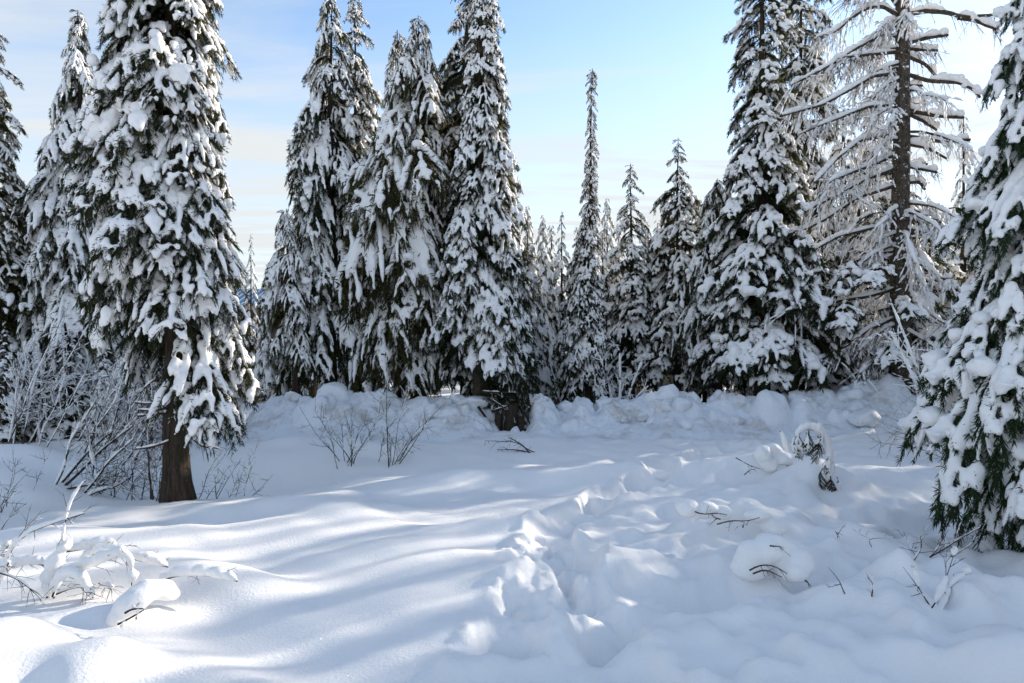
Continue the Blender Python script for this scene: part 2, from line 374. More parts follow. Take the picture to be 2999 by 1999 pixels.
def kites(base, dirn, length, width, rng):
    """narrow drooping needle sprays as two triangles each"""
    n = len(base); d = norm(dirn)
    side = norm(np.cross(d, rng.normal(size=(n, 3))))
    L = np.asarray(length).reshape(-1, 1); W = np.asarray(width).reshape(-1, 1)
    mid = base + d * L * 0.45
    tip = base + d * L + np.array([0, 0, -1]) * L * 0.18
    V = np.stack([base, mid + side * W, tip, mid - side * W], 1).reshape(-1, 3)
    i = np.arange(n)[:, None] * 4
    T = np.concatenate([i + [[0, 1, 2]], i + [[0, 2, 3]]], 0)
    return V, T

def bough_parts(style, rng, voxel=0.016, nmul=1.0, wmul=1.0, snowmul=1.0, nlmul=1.0):
    S = dict(STYLES[style]); S['nl'] *= nlmul; K = 10
    t = np.linspace(0, 1, K)
    bend = rng.normal(0, .06)
    a2 = S['a2'] * rng.uniform(.85, 1.15); a1 = S['a1'] + rng.normal(0, .04)
    reach = 1.0 / math.sqrt(1 + 0.45 * a2 * a2)
    x = t * reach - 0.06 * a2 * t ** 3; z = a1 * t - a2 * t * t * reach; yv = bend * t * t
    ax = np.stack([x, yv, z], 1)
    wood = MB(); snow = MB(); ned = MB()
    v, q = tubes(ax, np.linspace(.014, .003, K), n=5); wood.add(v, q)
    # side shoots
    P = []; lens = []
    for s in (-1, 1):
        for i in range(S['ns']):
            tt = .22 + .74 * (i + rng.uniform(0, .8)) / S['ns']
            if rng.random() < .08: continue
            b = np.array([np.interp(tt, t, ax[:, k]) for k in range(3)])
            tan = norm(np.array([np.interp(tt + .03, t, ax[:, k]) - np.interp(tt - .03, t, ax[:, k]) for k in range(3)]))
            side = norm(np.cross(tan, [0, 0, 1])) * s
            ph = radians(rng.uniform(32, 62))
            l = S['sl'] * (0.25 + 1.15 * (1 - tt) ** .7) * min(1, .5 + tt * 1.4) * rng.uniform(.75, 1.2)
            d = tan * math.cos(ph) + side * math.sin(ph)
            u = np.linspace(0, 1, 5)[:, None]
            p = b + d * l * u + np.array([0, 0, -1]) * S['hang'] * l * u ** 1.7 * rng.uniform(.6, 1.3)
            P.append(p); lens.append(l)
    P = np.array(P); lens = np.array(lens)
    v, q = tubes(P, np.linspace(.006, .0015, 5), n=3); wood.add(v, q)
    # needles: along axis and shoots, hanging below and beyond
    nd = S['nd'] * nmul
    tans = np.gradient(P, axis=1)
    bl, dl = [], []
    for p, tg, l in zip(P, tans, lens):
        k = max(4, int(nd * l / .25))
        uu = rng.random(k) * 4; i0 = np.minimum(uu.astype(int), 3); f = (uu - i0)[:, None]
        bb = p[i0] * (1 - f) + p[i0 + 1] * f; tg_ = norm(tg[i0])
        side = norm(np.cross(tg_, [0, 0, 1])) * rng.choice([-1, 1], k)[:, None]
        dd = tg_ * rng.uniform(.3, 1, (k, 1)) + side * rng.uniform(.1, .9, (k, 1)) + np.array([0, 0, -1]) * rng.uniform(-.35, .55 + S['hang'] * .7, (k, 1))
        bl.append(bb); dl.append(dd)
    for p, tg, l in zip(P, tans, lens):
        k = max(3, int(nd * .2 * l / .25))
        uu = .15 + rng.random(k) * 3.8; i0 = np.minimum(uu.astype(int), 3); f = (uu - i0)[:, None]
        bl.append(p[i0] * (1 - f) + p[i0 + 1] * f + [0, 0, S['fs'] * .5])
        dl.append(norm(tg[i0]) * rng.uniform(.5, 1, (k, 1)) + rng.normal(0, .45, (k, 3)) + np.array([0, 0, .45]))
    k = int(nd * 3.2); uu = S['start'] * .6 + rng.random(k) * (1 - S['start'] * .6)
    bb = np.stack([np.interp(uu, t, ax[:, j]) for j in range(3)], 1)
    dd = np.stack([rng.uniform(.0, .8, k), rng.uniform(-.9, .9, k), rng.uniform(-1.1, -.1, k)], 1)
    bl.append(bb); dl.append(dd)
    bb = np.concatenate(bl); dd = np.concatenate(dl)
    v, T = kites(bb, dd, S['nl'] * rng.uniform(.6, 1.25, len(bb)), S['nl'] * .075 * wmul * rng.uniform(.7, 1.3, len(bb)), rng)
    wood.add(v, None, T, mat=1, smooth=False)
    # snow on the axis, on the shoots and as pads
    st = S['start']
    jit = lambda *s_: rng.uniform(.70, 1.32, s_)
    def ribbon(p, u0, u1, rw_, rh_, k=6, n=7):
        u = np.linspace(u0, u1, k); src = np.linspace(0, 1, len(p))
        A = np.stack([np.interp(u, src, p[:, j]) for j in range(3)], 1)
        pr = np.sin(np.linspace(.12, pi - .12, k)) ** .55 * jit(k)
        w_, h_ = rw_ * pr, rh_ * pr
        A = A + np.c_[rng.normal(0, .08, k) * rw_, rng.normal(0, .15, k) * rw_, h_ * .7]
        v, q = tubes(A, w_, h_, n=n); snow.add(v, q)
    if rng.random() > S['seg'] * .8:
        ribbon(ax, st * .9, .99, S['sw'] * snowmul, S['sh'] * snowmul, 11, 8)
    else:
        c = st
        while c < .97:
            l = rng.uniform(.10, .26); f = rng.uniform(.75, 1.5) * snowmul
            ribbon(ax, c, min(c + l, 1.0), S['sw'] * f, S['sh'] * f, 6, 8); c += l * rng.uniform(.7, 1.25)
    for p, l in zip(P, lens):
        if rng.random() < S['miss']: continue
        f = S['fs'] * (.55 + .8 * l / S['sl']) * snowmul
        if rng.random() < S['seg']:
            for _ in range(rng.integers(1, 3)):
                u0 = rng.uniform(.15, .75); g = f * min(2.1, rng.lognormal(.12, .32))
                ribbon(p, u0, min(1.0, u0 + rng.uniform(.22, .5) + .05), g, g * .9, 5, 6)
        else:
            f *= rng.uniform(.75, 1.25)
            ribbon(p, .02, .97, f, f * .95, 7, 6)
    np_ = rng.integers(0, S['pads'] + 1)
    for _ in range(np_):
        tt = rng.uniform(.45, .97)
        b = np.array([np.interp(tt, t, ax[:, k]) for k in range(3)]) + [0, rng.normal(0, .08), S['sh'] * rng.uniform(.4, 1.0)]
        sz = S['sw'] * rng.uniform(1.2, 2.3) * np.array([[1.15, .95, .85]]) * snowmul
        v, T = blobs(b, sz, ICO2, rng, .2); snow.add(v, None, T)
    tip = ax[-1]
    return wood, snow, reach, -tip[2], tip[0]

class Bough: pass
def make_bough(style, seed, voxel=.0175, nmul=1., wmul=1., snowmul=1., needle=None, nlmul=1.):
    rng = np.random.default_rng(seed)
    w, s, reach, drop, tipx = bough_parts(style, rng, voxel, nmul, wmul, snowmul, nlmul)
    b = Bough()
    b.wood = w.mesh('bough_' + style, [BARK, needle or NEEDLE])
    b.snow = remesh(s, voxel, [SNOW_T], 'bough_snow_' + style, lump=.018, lump_s=18, seed=seed)
    b.drop, b.tipx = drop, tipx
    return b
LIB = {}
def lib(style, variant='', n=7, **kw):
    k = style + variant
    if k not in LIB:
        LIB[k] = [make_bough(style, hash(len(LIB)) * 100 + i + 5, **kw) for i in range(n)]
    return LIB[k]

def trunk_mesh(name, pts, r, n=14, mat=None, rough=.08, seed=0):
    """pts (K,3) local, radii (K)"""
    v, q = tubes(pts, r, n=n)
    K = len(pts); V = v.reshape(K, n, 3); c = np.asarray(pts)[:, None, :]
    rg = np.random.default_rng(seed)
    f = 1 + rough * (rg.random((1, n, 1)) - .5) * 2 + rough * .7 * (rg.random((K, n, 1)) - .5)
    V = c + (V - c) * f
    top = len(v)
    V = np.vstack([V.reshape(-1, 3), pts[-1], pts[0]])
    i = np.arange(n); e = (K - 1) * n
    T = np.concatenate([np.stack([np.full(n, top), e + i, e + (i + 1) % n], 1), np.stack([np.full(n, top + 1), (i + 1) % n, i], 1)])
    return mesh_from(name, V, q, T, [mat or BARK])

def conifer(name, label, depth, cx, top, prof, style, n, r0=.16, variant='', inner=.25, lean=0., seed=0, group=None, snow_p=1.0, up_tilt=0., lmin=.22, base_z=None, wide=1.0, az_skip=None, bmat=None, jit=.19, tn=16, skirt=None, **lk):
    """A tree with trunk and boughs. prof: (photograph y, left half width px, right half width px) top to bottom."""
    rng = np.random.default_rng(seed + 1000)
    bx = (cx - 1499.5) / F * depth
    zb = gz(bx, depth) if base_z is None else base_z
    root = thing(name, label, 'tree', (bx, depth, zb - .1), group)
    m = depth / F
    Z = lambda y: CAM_Z + (999.5 - y) * m - (zb - .1)         # local height
    ztop = Z(top)
    pz = np.array([Z(p[0]) for p in prof])[::-1]; pl = np.array([p[1] for p in prof])[::-1] * m; pr = np.array([p[2] for p in prof])[::-1] * m
    tz = np.r_[0, .12, .28, .5, np.linspace(.9, ztop, 10)]; K = len(tz)
    lx = lambda z: lean * (z / ztop) ** 1.3 * ztop
    tp = np.stack([lx(tz) + .02 * np.sin(tz * 1.3 + seed), .02 * np.cos(tz * 1.1 + seed), tz], 1)
    tr = r0 * (1 - tz / ztop) ** 1.05 + .008; tr = tr * (1 + .38 * np.clip(1 - tz / .55, 0, 1) ** 2)
    link('trunk', trunk_mesh('trunk', tp, tr, tn, bmat or BARK, .09, seed), root)
    bl = lib(style, variant, **lk)
    zmin = pz[0]
    # heights, denser where the crown is wide
    g = np.linspace(zmin, ztop - .02, 400); w = (np.interp(g, pz, pl) + np.interp(g, pz, pr)) / 2 + .22
    cdf = np.cumsum(w); cdf /= cdf[-1]
    us = (np.arange(n) + rng.random(n)) / n
    zt = np.interp(us, cdf, g)
    n += 14; zt = np.r_[zt, ztop - np.linspace(.75, .03, 14)]
    az = (np.arange(n) * 2.39996 + rng.normal(0, .35, n)) % (2 * pi)
    for i in range(n):
        c = math.cos(az[i])
        if az_skip is not None and az_skip(az[i], zt[i]): continue
        R = np.interp(zt[i], pz, pl) * (1 - c) / 2 + np.interp(zt[i], pz, pr) * (1 + c) / 2
        L = max(lmin, R * rng.uniform(1 - jit, 1 + jit * .6))
        if i >= n - 14: L = min(L, .07 + .32 * (ztop - zt[i]))
        b = bl[rng.integers(len(bl))]
        is_in = rng.random() < inner
        if is_in: L *= rng.uniform(.45, .75)
        s = L / b.tipx
        z0 = zt[i] + b.drop * s
        tilt = rng.normal(0, .10) - up_tilt
        sz = s * rng.uniform(.9, 1.1)
        if z0 > ztop - .06:                        # near the leader the boughs are flatter
            z0 = zt[i] + (ztop - .04 - zt[i]) * rng.uniform(.25, .9)
            sz = s * min(1., max(.3, (z0 - zt[i]) / (b.drop * s)))
        o = link('bough', b.wood, root, (lx(z0), 0, z0), (rng.normal(0, .12), tilt, az[i]), (s, s * wide * rng.uniform(.85, 1.2), sz))
        if not (is_in and rng.random() < .55) and rng.random() < snow_p:
            link('snow', b.snow, o)
    return root

# ---- merged low detail trees for the forest further back
def far_tree_meshes(style, seed, H, R, n, r0=.13, voxel=.058, snowmul=1.35, needle=None, prof_p=.8):
    rng = np.random.default_rng(seed)
    vs = []
    for i in range(4):
        w, s, reach, drop, tipx = bough_parts(style, np.random.default_rng(seed * 10 + i), voxel, .2, 3.2, snowmul)
        wv = np.concatenate(w.V); wq = np.concatenate(w.Q); wt = np.concatenate(w.T)
        sm = remesh(s, voxel, [], 't', smooth_it=1)
        nv = len(sm.vertices); co = np.empty(nv * 3, np.float32); sm.vertices.foreach_get('co', co)
        sm.calc_loop_triangles(); tt = np.empty(len(sm.loop_triangles) * 3, np.int32); sm.loop_triangles.foreach_get('vertices', tt)
        bpy.data.meshes.remove(sm)
        vs.append((wv, wt, co.reshape(-1, 3).astype(float), tt.reshape(-1, 3), drop, tipx))
    W, S = MB(), MB()
    for i in range(n + 8):
        f = (i + rng.random()) / n; f = f ** 1.25
        zt = .04 * H + (H * .93) * f if i < n else H * (1 - .012 * (n + 8 - i))
        L = max(.14 if i >= n else .2, R * max(0, 1 - zt / H) ** prof_p * rng.uniform(.8, 1.1))
        wv, wt, sv, st, drop, tipx = vs[rng.integers(4)]
        s = L / tipx; z0 = zt + drop * s
        zs = 1.
        if z0 > H - .05: z0 = zt + max(.02, H - .04 - zt) * rng.uniform(.3, .9); zs = min(1., max(.3, (z0 - zt) / (drop * s)))
        az = i * 2.39996 + rng.normal(0, .3)
        c, si = math.cos(az), math.sin(az)
        M = np.array([[c, -si, 0], [si, c, 0], [0, 0, zs]]) * s
        for mb, v, t in ((W, wv, wt), (S, sv, st)):
            mb.add(v @ M.T + [0, 0, z0], None, t, smooth=mb is S)
    tz = np.linspace(0, H * .975, 6)
    tr = trunk_mesh('trunk', np.stack([tz * 0, tz * 0, tz], 1), r0 * (1 - tz / H) + .01, 8)
    return tr, W.mesh('crown', [needle or NEEDLE]), S.mesh('crown_snow', [SNOW_T])
FAR = [far_tree_meshes('spruce', 3, 8.5, 1.5, 60), far_tree_meshes('hemlock', 4, 9.5, 1.7, 62, needle=NEEDLE_O), far_tree_meshes('column', 5, 8.0, .95, 70), far_tree_meshes('fir', 6, 7.0, 1.5, 52)]
def far_tree(i, x, y, h, label, group, rz=0., wide=1.0, name='snowy_conifer', base=None):
    tr, cr, sn = FAR[i]; H0 = (8.5, 9.5, 8.0, 7.0)[i]
    s = h / H0
    root = thing(name, label, 'tree', (x, y, (gz(x, y) if base is None else base) - .1), group)
    root.rotation_euler = (0, 0, rz); root.scale = (s * wide, s * wide, s)
    link('trunk', tr, root); c = link('crown', cr, root); link('snow', sn, root)
    return root
def far_px(i, x, topy, d, label, group=None, wide=1.0, rz=None, name='snowy_conifer'):
    X = (x - 1499.5) / F * d; g = gz(X, d)
    h = CAM_Z + (999.5 - topy) / F * d - g + .1
    return far_tree(i, X, d, h, label, group, RNG.random() * 6 if rz is None else rz, wide, name)
# ------------------------------------------------------------------ the trees
# the big fir on the left, close by
conifer('subalpine_fir', 'big snow plastered fir with a bare dark lower trunk beside bare twigs', 9.3, 522, -900,
        [(-800, 40, 40), (-300, 110, 100), (0, 160, 112), (150, 180, 132), (350, 218, 142), (600, 245, 150), (800, 250, 172), (1000, 248, 195), (1090, 235, 206), (1150, 190, 212), (1230, 130, 220), (1290, 60, 222)],
        'column', 340, tn=30, r0=.170, inner=.22, seed=3, lean=-.012, az_skip=lambda a, z: (z < 1.75 and math.cos(a) < .45) or (z < 2.25 and math.sin(a) < -.3 and abs(math.cos(a)) < .8), jit=.10, lmin=.3, base_z=-.1, variant='_n', nmul=1.6, wmul=.85, nlmul=.78, snowmul=.92)
# left edge
conifer('olive_spruce', 'tall spruce with sunlit olive needles at the far left of the clearing', 14.5, -20, 70,
        [(80, 10, 15), (250, 60, 66), (500, 90, 84), (640, 100, 105), (800, 130, 135), (1150, 165, 170)], 'spruce', 120, seed=11, variant='_o', needle=NEEDLE_O, base_z=.3)
conifer('drooping_spruce', 'slender spruce with long drooping snow striped boughs behind the big plastered fir', 15.0, 232, 30,
        [(40, 8, 8), (130, 35, 38), (260, 58, 55), (400, 90, 70), (550, 105, 90), (700, 135, 110), (850, 150, 130), (1060, 160, 140), (1150, 150, 140)], 'hemlock', 160, seed=12, base_z=.3, variant='_p', snowmul=1.2)
# centre left group
conifer('nodding_hemlock', 'small leaning hemlock with a nodding bent tip beside the tall dark spruce', 15.9, 868, 610,
        [(615, 20, 15), (700, 38, 40), (800, 62, 60), (900, 80, 70), (1000, 75, 70), (1100, 75, 70)], 'hemlock', 55, r0=.09, seed=13, lean=-.05, variant='_o', needle=NEEDLE_O)
conifer('dark_spruce', 'tall dark spruce with hanging boughs standing left of the pale hemlock', 17.0, 968, -40,
        [(-30, 6, 6), (80, 55, 40), (220, 65, 60), (320, 70, 75), (420, 95, 85), (560, 125, 95), (700, 110, 110), (850, 150, 130), (1000, 165, 140), (1110, 170, 150)], 'hemlock', 165, r0=.17, seed=14)
conifer('slim_spruce', 'slim evenly tiered spruce close behind the tall dark spruce', 18.6, 1040, -25,
        [(-15, 5, 5), (60, 38, 38), (150, 55, 60), (300, 75, 78), (450, 90, 85), (600, 95, 95), (800, 110, 110), (1050, 130, 130)], 'spruce', 120, r0=.13, seed=15)
conifer('pale_hemlock', 'broad pale hemlock with sweeping snow loaded boughs and a sunlit top', 16.8, 1226, 45,
        [(50, 6, 6), (130, 40, 40), (230, 70, 60), (330, 130, 70), (430, 165, 80), (560, 190, 90), (700, 215, 100), (850, 225, 110), (1000, 225, 115), (1130, 215, 120)], 'hemlock', 175, r0=.17, seed=16, variant='_o', needle=NEEDLE_O, wide=1.1)
conifer('twin_hemlock', 'thin hemlock leader with a drooping tip just left of the pale hemlock top', 17.6, 1166, 88,
        [(95, 25, 8), (170, 35, 30), (300, 55, 55), (500, 75, 70), (800, 95, 90), (1050, 100, 100)], 'hemlock', 75, r0=.10, seed=17, variant='_o', needle=NEEDLE_O)
conifer('shaggy_spruce', 'shaggy dark spruce looming behind the snow crusted spire', 17.6, 1368, -260,
        [(-250, 8, 8), (0, 50, 55), (150, 75, 90), (300, 115, 105), (450, 120, 120), (600, 115, 140), (800, 125, 165), (1000, 140, 175), (1120, 150, 180)], 'spruce', 180, r0=.19, seed=18)
conifer('crusted_spire', 'tall narrow fir spire crusted with small snow clumps, bare lower trunk above the snow bank', 15.9, 1408, -330,
        [(-320, 8, 8), (0, 32, 62), (150, 48, 72), (300, 58, 82), (450, 75, 95), (600, 90, 112), (750, 110, 125), (900, 125, 140), (1000, 140, 148), (1090, 150, 155), (1170, 60, 140)],
        'column', 290, r0=.22, inner=.2, seed=19, variant='_s', snowmul=.95, jit=.10, lmin=.25, az_skip=lambda a, z: z < 1.5 and math.cos(a) < .35 and math.sin(a) < .3, bmat=BARK_G)
# centre gap
conifer('needle_thin_spire', 'very thin pencil like fir standing alone against the sky in the gap', 17.6, 1722, 200,
        [(205, 3, 4), (300, 10, 12), (420, 18, 20), (560, 28, 28), (680, 42, 32), (760, 52, 36), (850, 72, 38), (950, 82, 42), (1050, 88, 46), (1170, 90, 55)],
        'column', 300, r0=.09, inner=.15, seed=20, variant='_s', lmin=.15, lean=.012)
conifer('mid_fir', 'small pointed fir with rounded snow tiers left of the dark symmetrical fir', 20.5, 1848, 478,
        [(485, 4, 4), (560, 35, 30), (650, 48, 48), (760, 70, 70), (880, 82, 80), (1000, 88, 85), (1130, 90, 90)], 'fir', 110, r0=.10, seed=21)
conifer('dark_fir', 'dark symmetrical pointed fir with thick snow on each tier in the gap', 20.2, 1985, 402,
        [(410, 4, 4), (480, 28, 28), (560, 58, 55), (680, 82, 80), (800, 100, 95), (950, 110, 105), (1110, 115, 110)], 'fir', 125, r0=.12, seed=22)
conifer('hunched_fir', 'hunched fir with downswept snow curtains leaning against the big right hand spruce', 18.8, 2108, 522,
        [(530, 10, 12), (600, 45, 40), (720, 80, 60), (850, 110, 70), (1000, 120, 80), (1130, 125, 90)], 'hemlock', 95, r0=.10, seed=23, lean=-.01)
# right group
conifer('big_spruce', 'big dense spruce with heavy snow pads left of the bare limbed larch', 17.2, 2232, -330,
        [(-320, 10, 10), (-100, 60, 60), (100, 80, 95), (250, 95, 115), (400, 105, 125), (520, 125, 130), (650, 150, 140), (800, 165, 160), (950, 175, 190), (1120, 180, 215)], 'fir', 190, r0=.20, seed=24)
conifer('ragged_spruce', 'ragged dark spruce with hanging tips close behind the big dense spruce', 18.8, 2345, -180,
        [(-170, 8, 8), (0, 75, 85), (150, 85, 95), (300, 90, 100), (500, 100, 95), (750, 110, 110), (1050, 120, 120)], 'spruce', 120, r0=.16, seed=25)
# foreground right, mostly outside the frame
conifer('heavy_laden_fir', 'snow heavy fir close by with thick white fronds drooping to the ground', 6.5, 3120, -420,
        [(-400, 30, 30), (-100, 100, 110), (60, 150, 150), (250, 190, 200), (450, 215, 240), (650, 240, 280), (850, 268, 320), (1050, 295, 340), (1250, 345, 380), (1400, 385, 400), (1480, 350, 400), (1560, 270, 400), (1650, 210, 380)],
        'heavy', 215, r0=.17, inner=.18, seed=26, needle=NEEDLE_G, voxel=.015, jit=.14, wide=.95, base_z=-.15)

# smaller trees seen through the gaps
far_px(1, 1545, 598, 19.5, 'hemlock with a nodding top just right of the crusted spire', wide=.85)
far_px(1, 1590, 625, 21.5, 'sunlit rounded hemlock top between the crusted spire and the thin pencil fir', wide=.9)
far_px(0, 1645, 615, 22.0, 'small dark pointed spruce just left of the thin pencil fir', wide=.8)
far_px(1, 1778, 575, 23.0, 'pale sunlit tree between the pencil fir and the small pointed fir', wide=.9)
far_px(0, 1898, 645, 27.0, 'tiny spruce tip between the two pointed firs', wide=.8)
far_px(0, 2052, 650, 27.0, 'tiny spruce tip right of the dark symmetrical fir', wide=.8)
for x_, y_, d_, i_, w_, l_ in ((1615, 655, 22.8, 2, 1.1, 'white crusted little fir left of the pencil fir'), (1690, 660, 21.6, 3, .8, 'low broad fir hugging the left side of the pencil fir'), (1765, 665, 20.8, 0, .9, 'shaded spruce hugging the right side of the pencil fir'), (1812, 650, 22.6, 2, 1.0, 'small crusted fir behind the snow lined sapling'),
                           (1925, 640, 22.4, 3, .9, 'bluish fir wedged between the two pointed firs'), (2045, 640, 21.8, 0, 1.0, 'shaded spruce between the dark symmetrical fir and the hunched fir'), (1545, 650, 19.2, 0, 1.0, 'shaded spruce filling the foot of the nodding topped hemlock')):
    far_px(i_, x_, y_, d_, l_, wide=w_)
for x_, y_, d_, i_, w_, l_ in ((15, 960, 13.6, 3, 1.3, 'snow smothered young fir under the olive spruce'), (105, 985, 14.2, 1, 1.4, 'low snowy hemlock bush between the olive and the drooping spruce'), (205, 960, 14.0, 3, 1.3, 'snow smothered young fir at the foot of the drooping spruce'), (300, 1000, 13.9, 1, 1.3, 'low snowy hemlock bush behind the alder stems'), (400, 960, 15.5, 3, 1.4, 'shaded young fir behind the bare trunk of the plastered fir'), (560, 1000, 15.5, 1, 1.3, 'low snowy hemlock behind the right skirt of the plastered fir')):
    far_px(i_, x_, y_, d_, l_, wide=w_)
far_px(0, 735, 680, 24.0, 'thin pale spruce seen through the gap right of the plastered fir', wide=.55)
far_px(1, 775, 880, 22.0, 'small sunlit snowy tree low in the gap beside the shed', wide=.9)
far_px(0, 805, 868, 30.0, 'distant dark little spruce tip in the gap beside the nodding hemlock', wide=.8)
far_px(2, 1055, 350, 17.4, 'rimed slender snowy spire wedged between the slim spruce and the pale hemlock', wide=.55)
far_px(3, 2470, 300, 20.5, 'frosted fir glowing behind the long limbs of the larch', wide=1.35)
far_px(1, 2560, 280, 20.0, 'frosted hemlock directly behind the trunk of the larch', wide=1.3)
far_px(3, 2720, 590, 20.0, 'sunlit snow covered fir right behind the larch', wide=1.5)
far_px(2, 2822, 325, 22.0, 'dark slender spruce tip between the larch and the heavy laden fir', wide=.8)
far_px(1, 2870, 640, 18.5, 'bright frosted tree behind the heavy laden fir', wide=1.0)
far_px(3, 2420, 700, 18.3, 'low snow covered fir at the foot of the big dense spruce', wide=1.5)
far_px(1, 2540, 800, 18.0, 'low drooping snowy tree beneath the limbs of the larch', wide=1.6)
far_px(3, 2640, 420, 19.4, 'frosted fir filling the space right of the larch trunk', wide=1.2)
far_px(1, 2400, 430, 20.8, 'frosted hemlock between the ragged spruce and the larch limbs', wide=1.2)
far_px(2, 2515, 480, 18.6, 'narrow white crusted fir behind the long larch limbs', wide=1.2)
# the dark forest behind
KINDS = (('dark tiered snowy spruce in the forest behind the front trees', 'tiered spruces of the forest behind'), ('olive drooping snowy hemlock in the forest behind the front trees', 'drooping hemlocks of the forest behind'), ('narrow columnar snowy fir in the forest behind the front trees', 'columnar firs of the forest behind'), ('broad low snowy fir in the forest behind the front trees', 'broad firs of the forest behind'))
rg = np.random.default_rng(77); k = 0
for row, (d, sp) in enumerate(((23.0, 1.7), (27.5, 2.1), (34.0, 2.8), (44.0, 3.6))):
    for x in np.arange(-d * .86, d * .95, sp):
        X = x + rg.uniform(-.6, .6); D = d + rg.uniform(-1.6, 1.6)
        pxx = X / D * F + 1499.5
        hmax = CAM_Z + D * ((999.5 - 700) / F)
        h = rg.uniform(.55, .95) * hmax
        if 690 < pxx < 830: 
            if row < 2 or rg.random() < .6: continue
            h *= .6
        if pxx < 560 or pxx > 2450 or 880 < pxx < 1500: h *= rg.uniform(1.0, 1.6)
        ki = int(rg.integers(4)); far_tree(ki, X, D, h, *KINDS[ki], rg.random() * 6, rg.uniform(.9, 1.25))
# unseen trees added right of the view, shaped and spaced for shadow stripes
SA, CA = math.sin(radians(SUN_AZ)), math.cos(radians(SUN_AZ))
for q, c, i, h, w in ((4.2, 26, 2, 13, .6), (4.8, 31, 2, 14, .32), (5.35, 27, 2, 13, .36), (5.9, 33, 2, 15, .34), (6.35, 29, 2, 14, .30), (6.9, 26, 2, 12, .36), (7.4, 31, 2, 14, .30), (7.9, 28, 2, 13, .34), (8.45, 32, 2, 14, .32), (5.1, 36, 0, 16, .2), (6.6, 36, 0, 16, .18),
        (3.5, 24, 2, 12, .9), (2.9, 20, 1, 12, .9), (1.8, 17, 0, 10, 1), (1.5, 21, 1, 12.5, 1), (.2, 14, 3, 8, 1.2), (-3.5, 13, 2, 11, 1.1), (-3.7, 19, 0, 12, 1), (-2.1, 26, 1, 13, 1), (-1.2, 16, 1, 10, 1), (-6, 15, 3, 9, 1), (.6, 25, 0, 13, 1)):
    X, D = -CA * q + SA * c, SA * q + CA * c
    far_tree(i, X, D, h, 'unseen snowy conifer added right of the clearing for its shadow on the snow', 'shadow casting conifers added right of the clearing', rg.random() * 6, w)
# ------------------------------------------------------------------ ploughed snow bank along the forest edge
CREST = [(760, 1175, .2), (800, 1150, .5), (860, 1150, .6), (925, 1165, .6), (975, 1128, .8), (1040, 1150, .7), (1110, 1152, .7), (1190, 1172, .6), (1300, 1162, .7), (1395, 1150, .8), (1440, 1210, .4), (1490, 1262, .1), (1540, 1240, .2), (1562, 1165, .7), (1595, 1152, .8),
         (1640, 1195, .5), (1690, 1172, .7), (1740, 1205, .45), (1765, 1172, .7), (1850, 1165, .7), (1905, 1147, .8), (1960, 1133, .9), (2020, 1150, .8), (2075, 1180, .6), (2130, 1155, .8), (2210, 1158, .7), (2275, 1175, .6), (2355, 1140, .9), (2425, 1165, .7), (2480, 1140, .9), (2565, 1112, 1.0), (2640, 1130, .9), (2720, 1150, .7), (2800, 1190, .4), (2900, 1230, .1)]
def crest_depth(p): return 15.4 + .9 * np.clip((p - 2000) / 600, 0, 1) - .5 * np.clip((1000 - p) / 250, 0, 1)
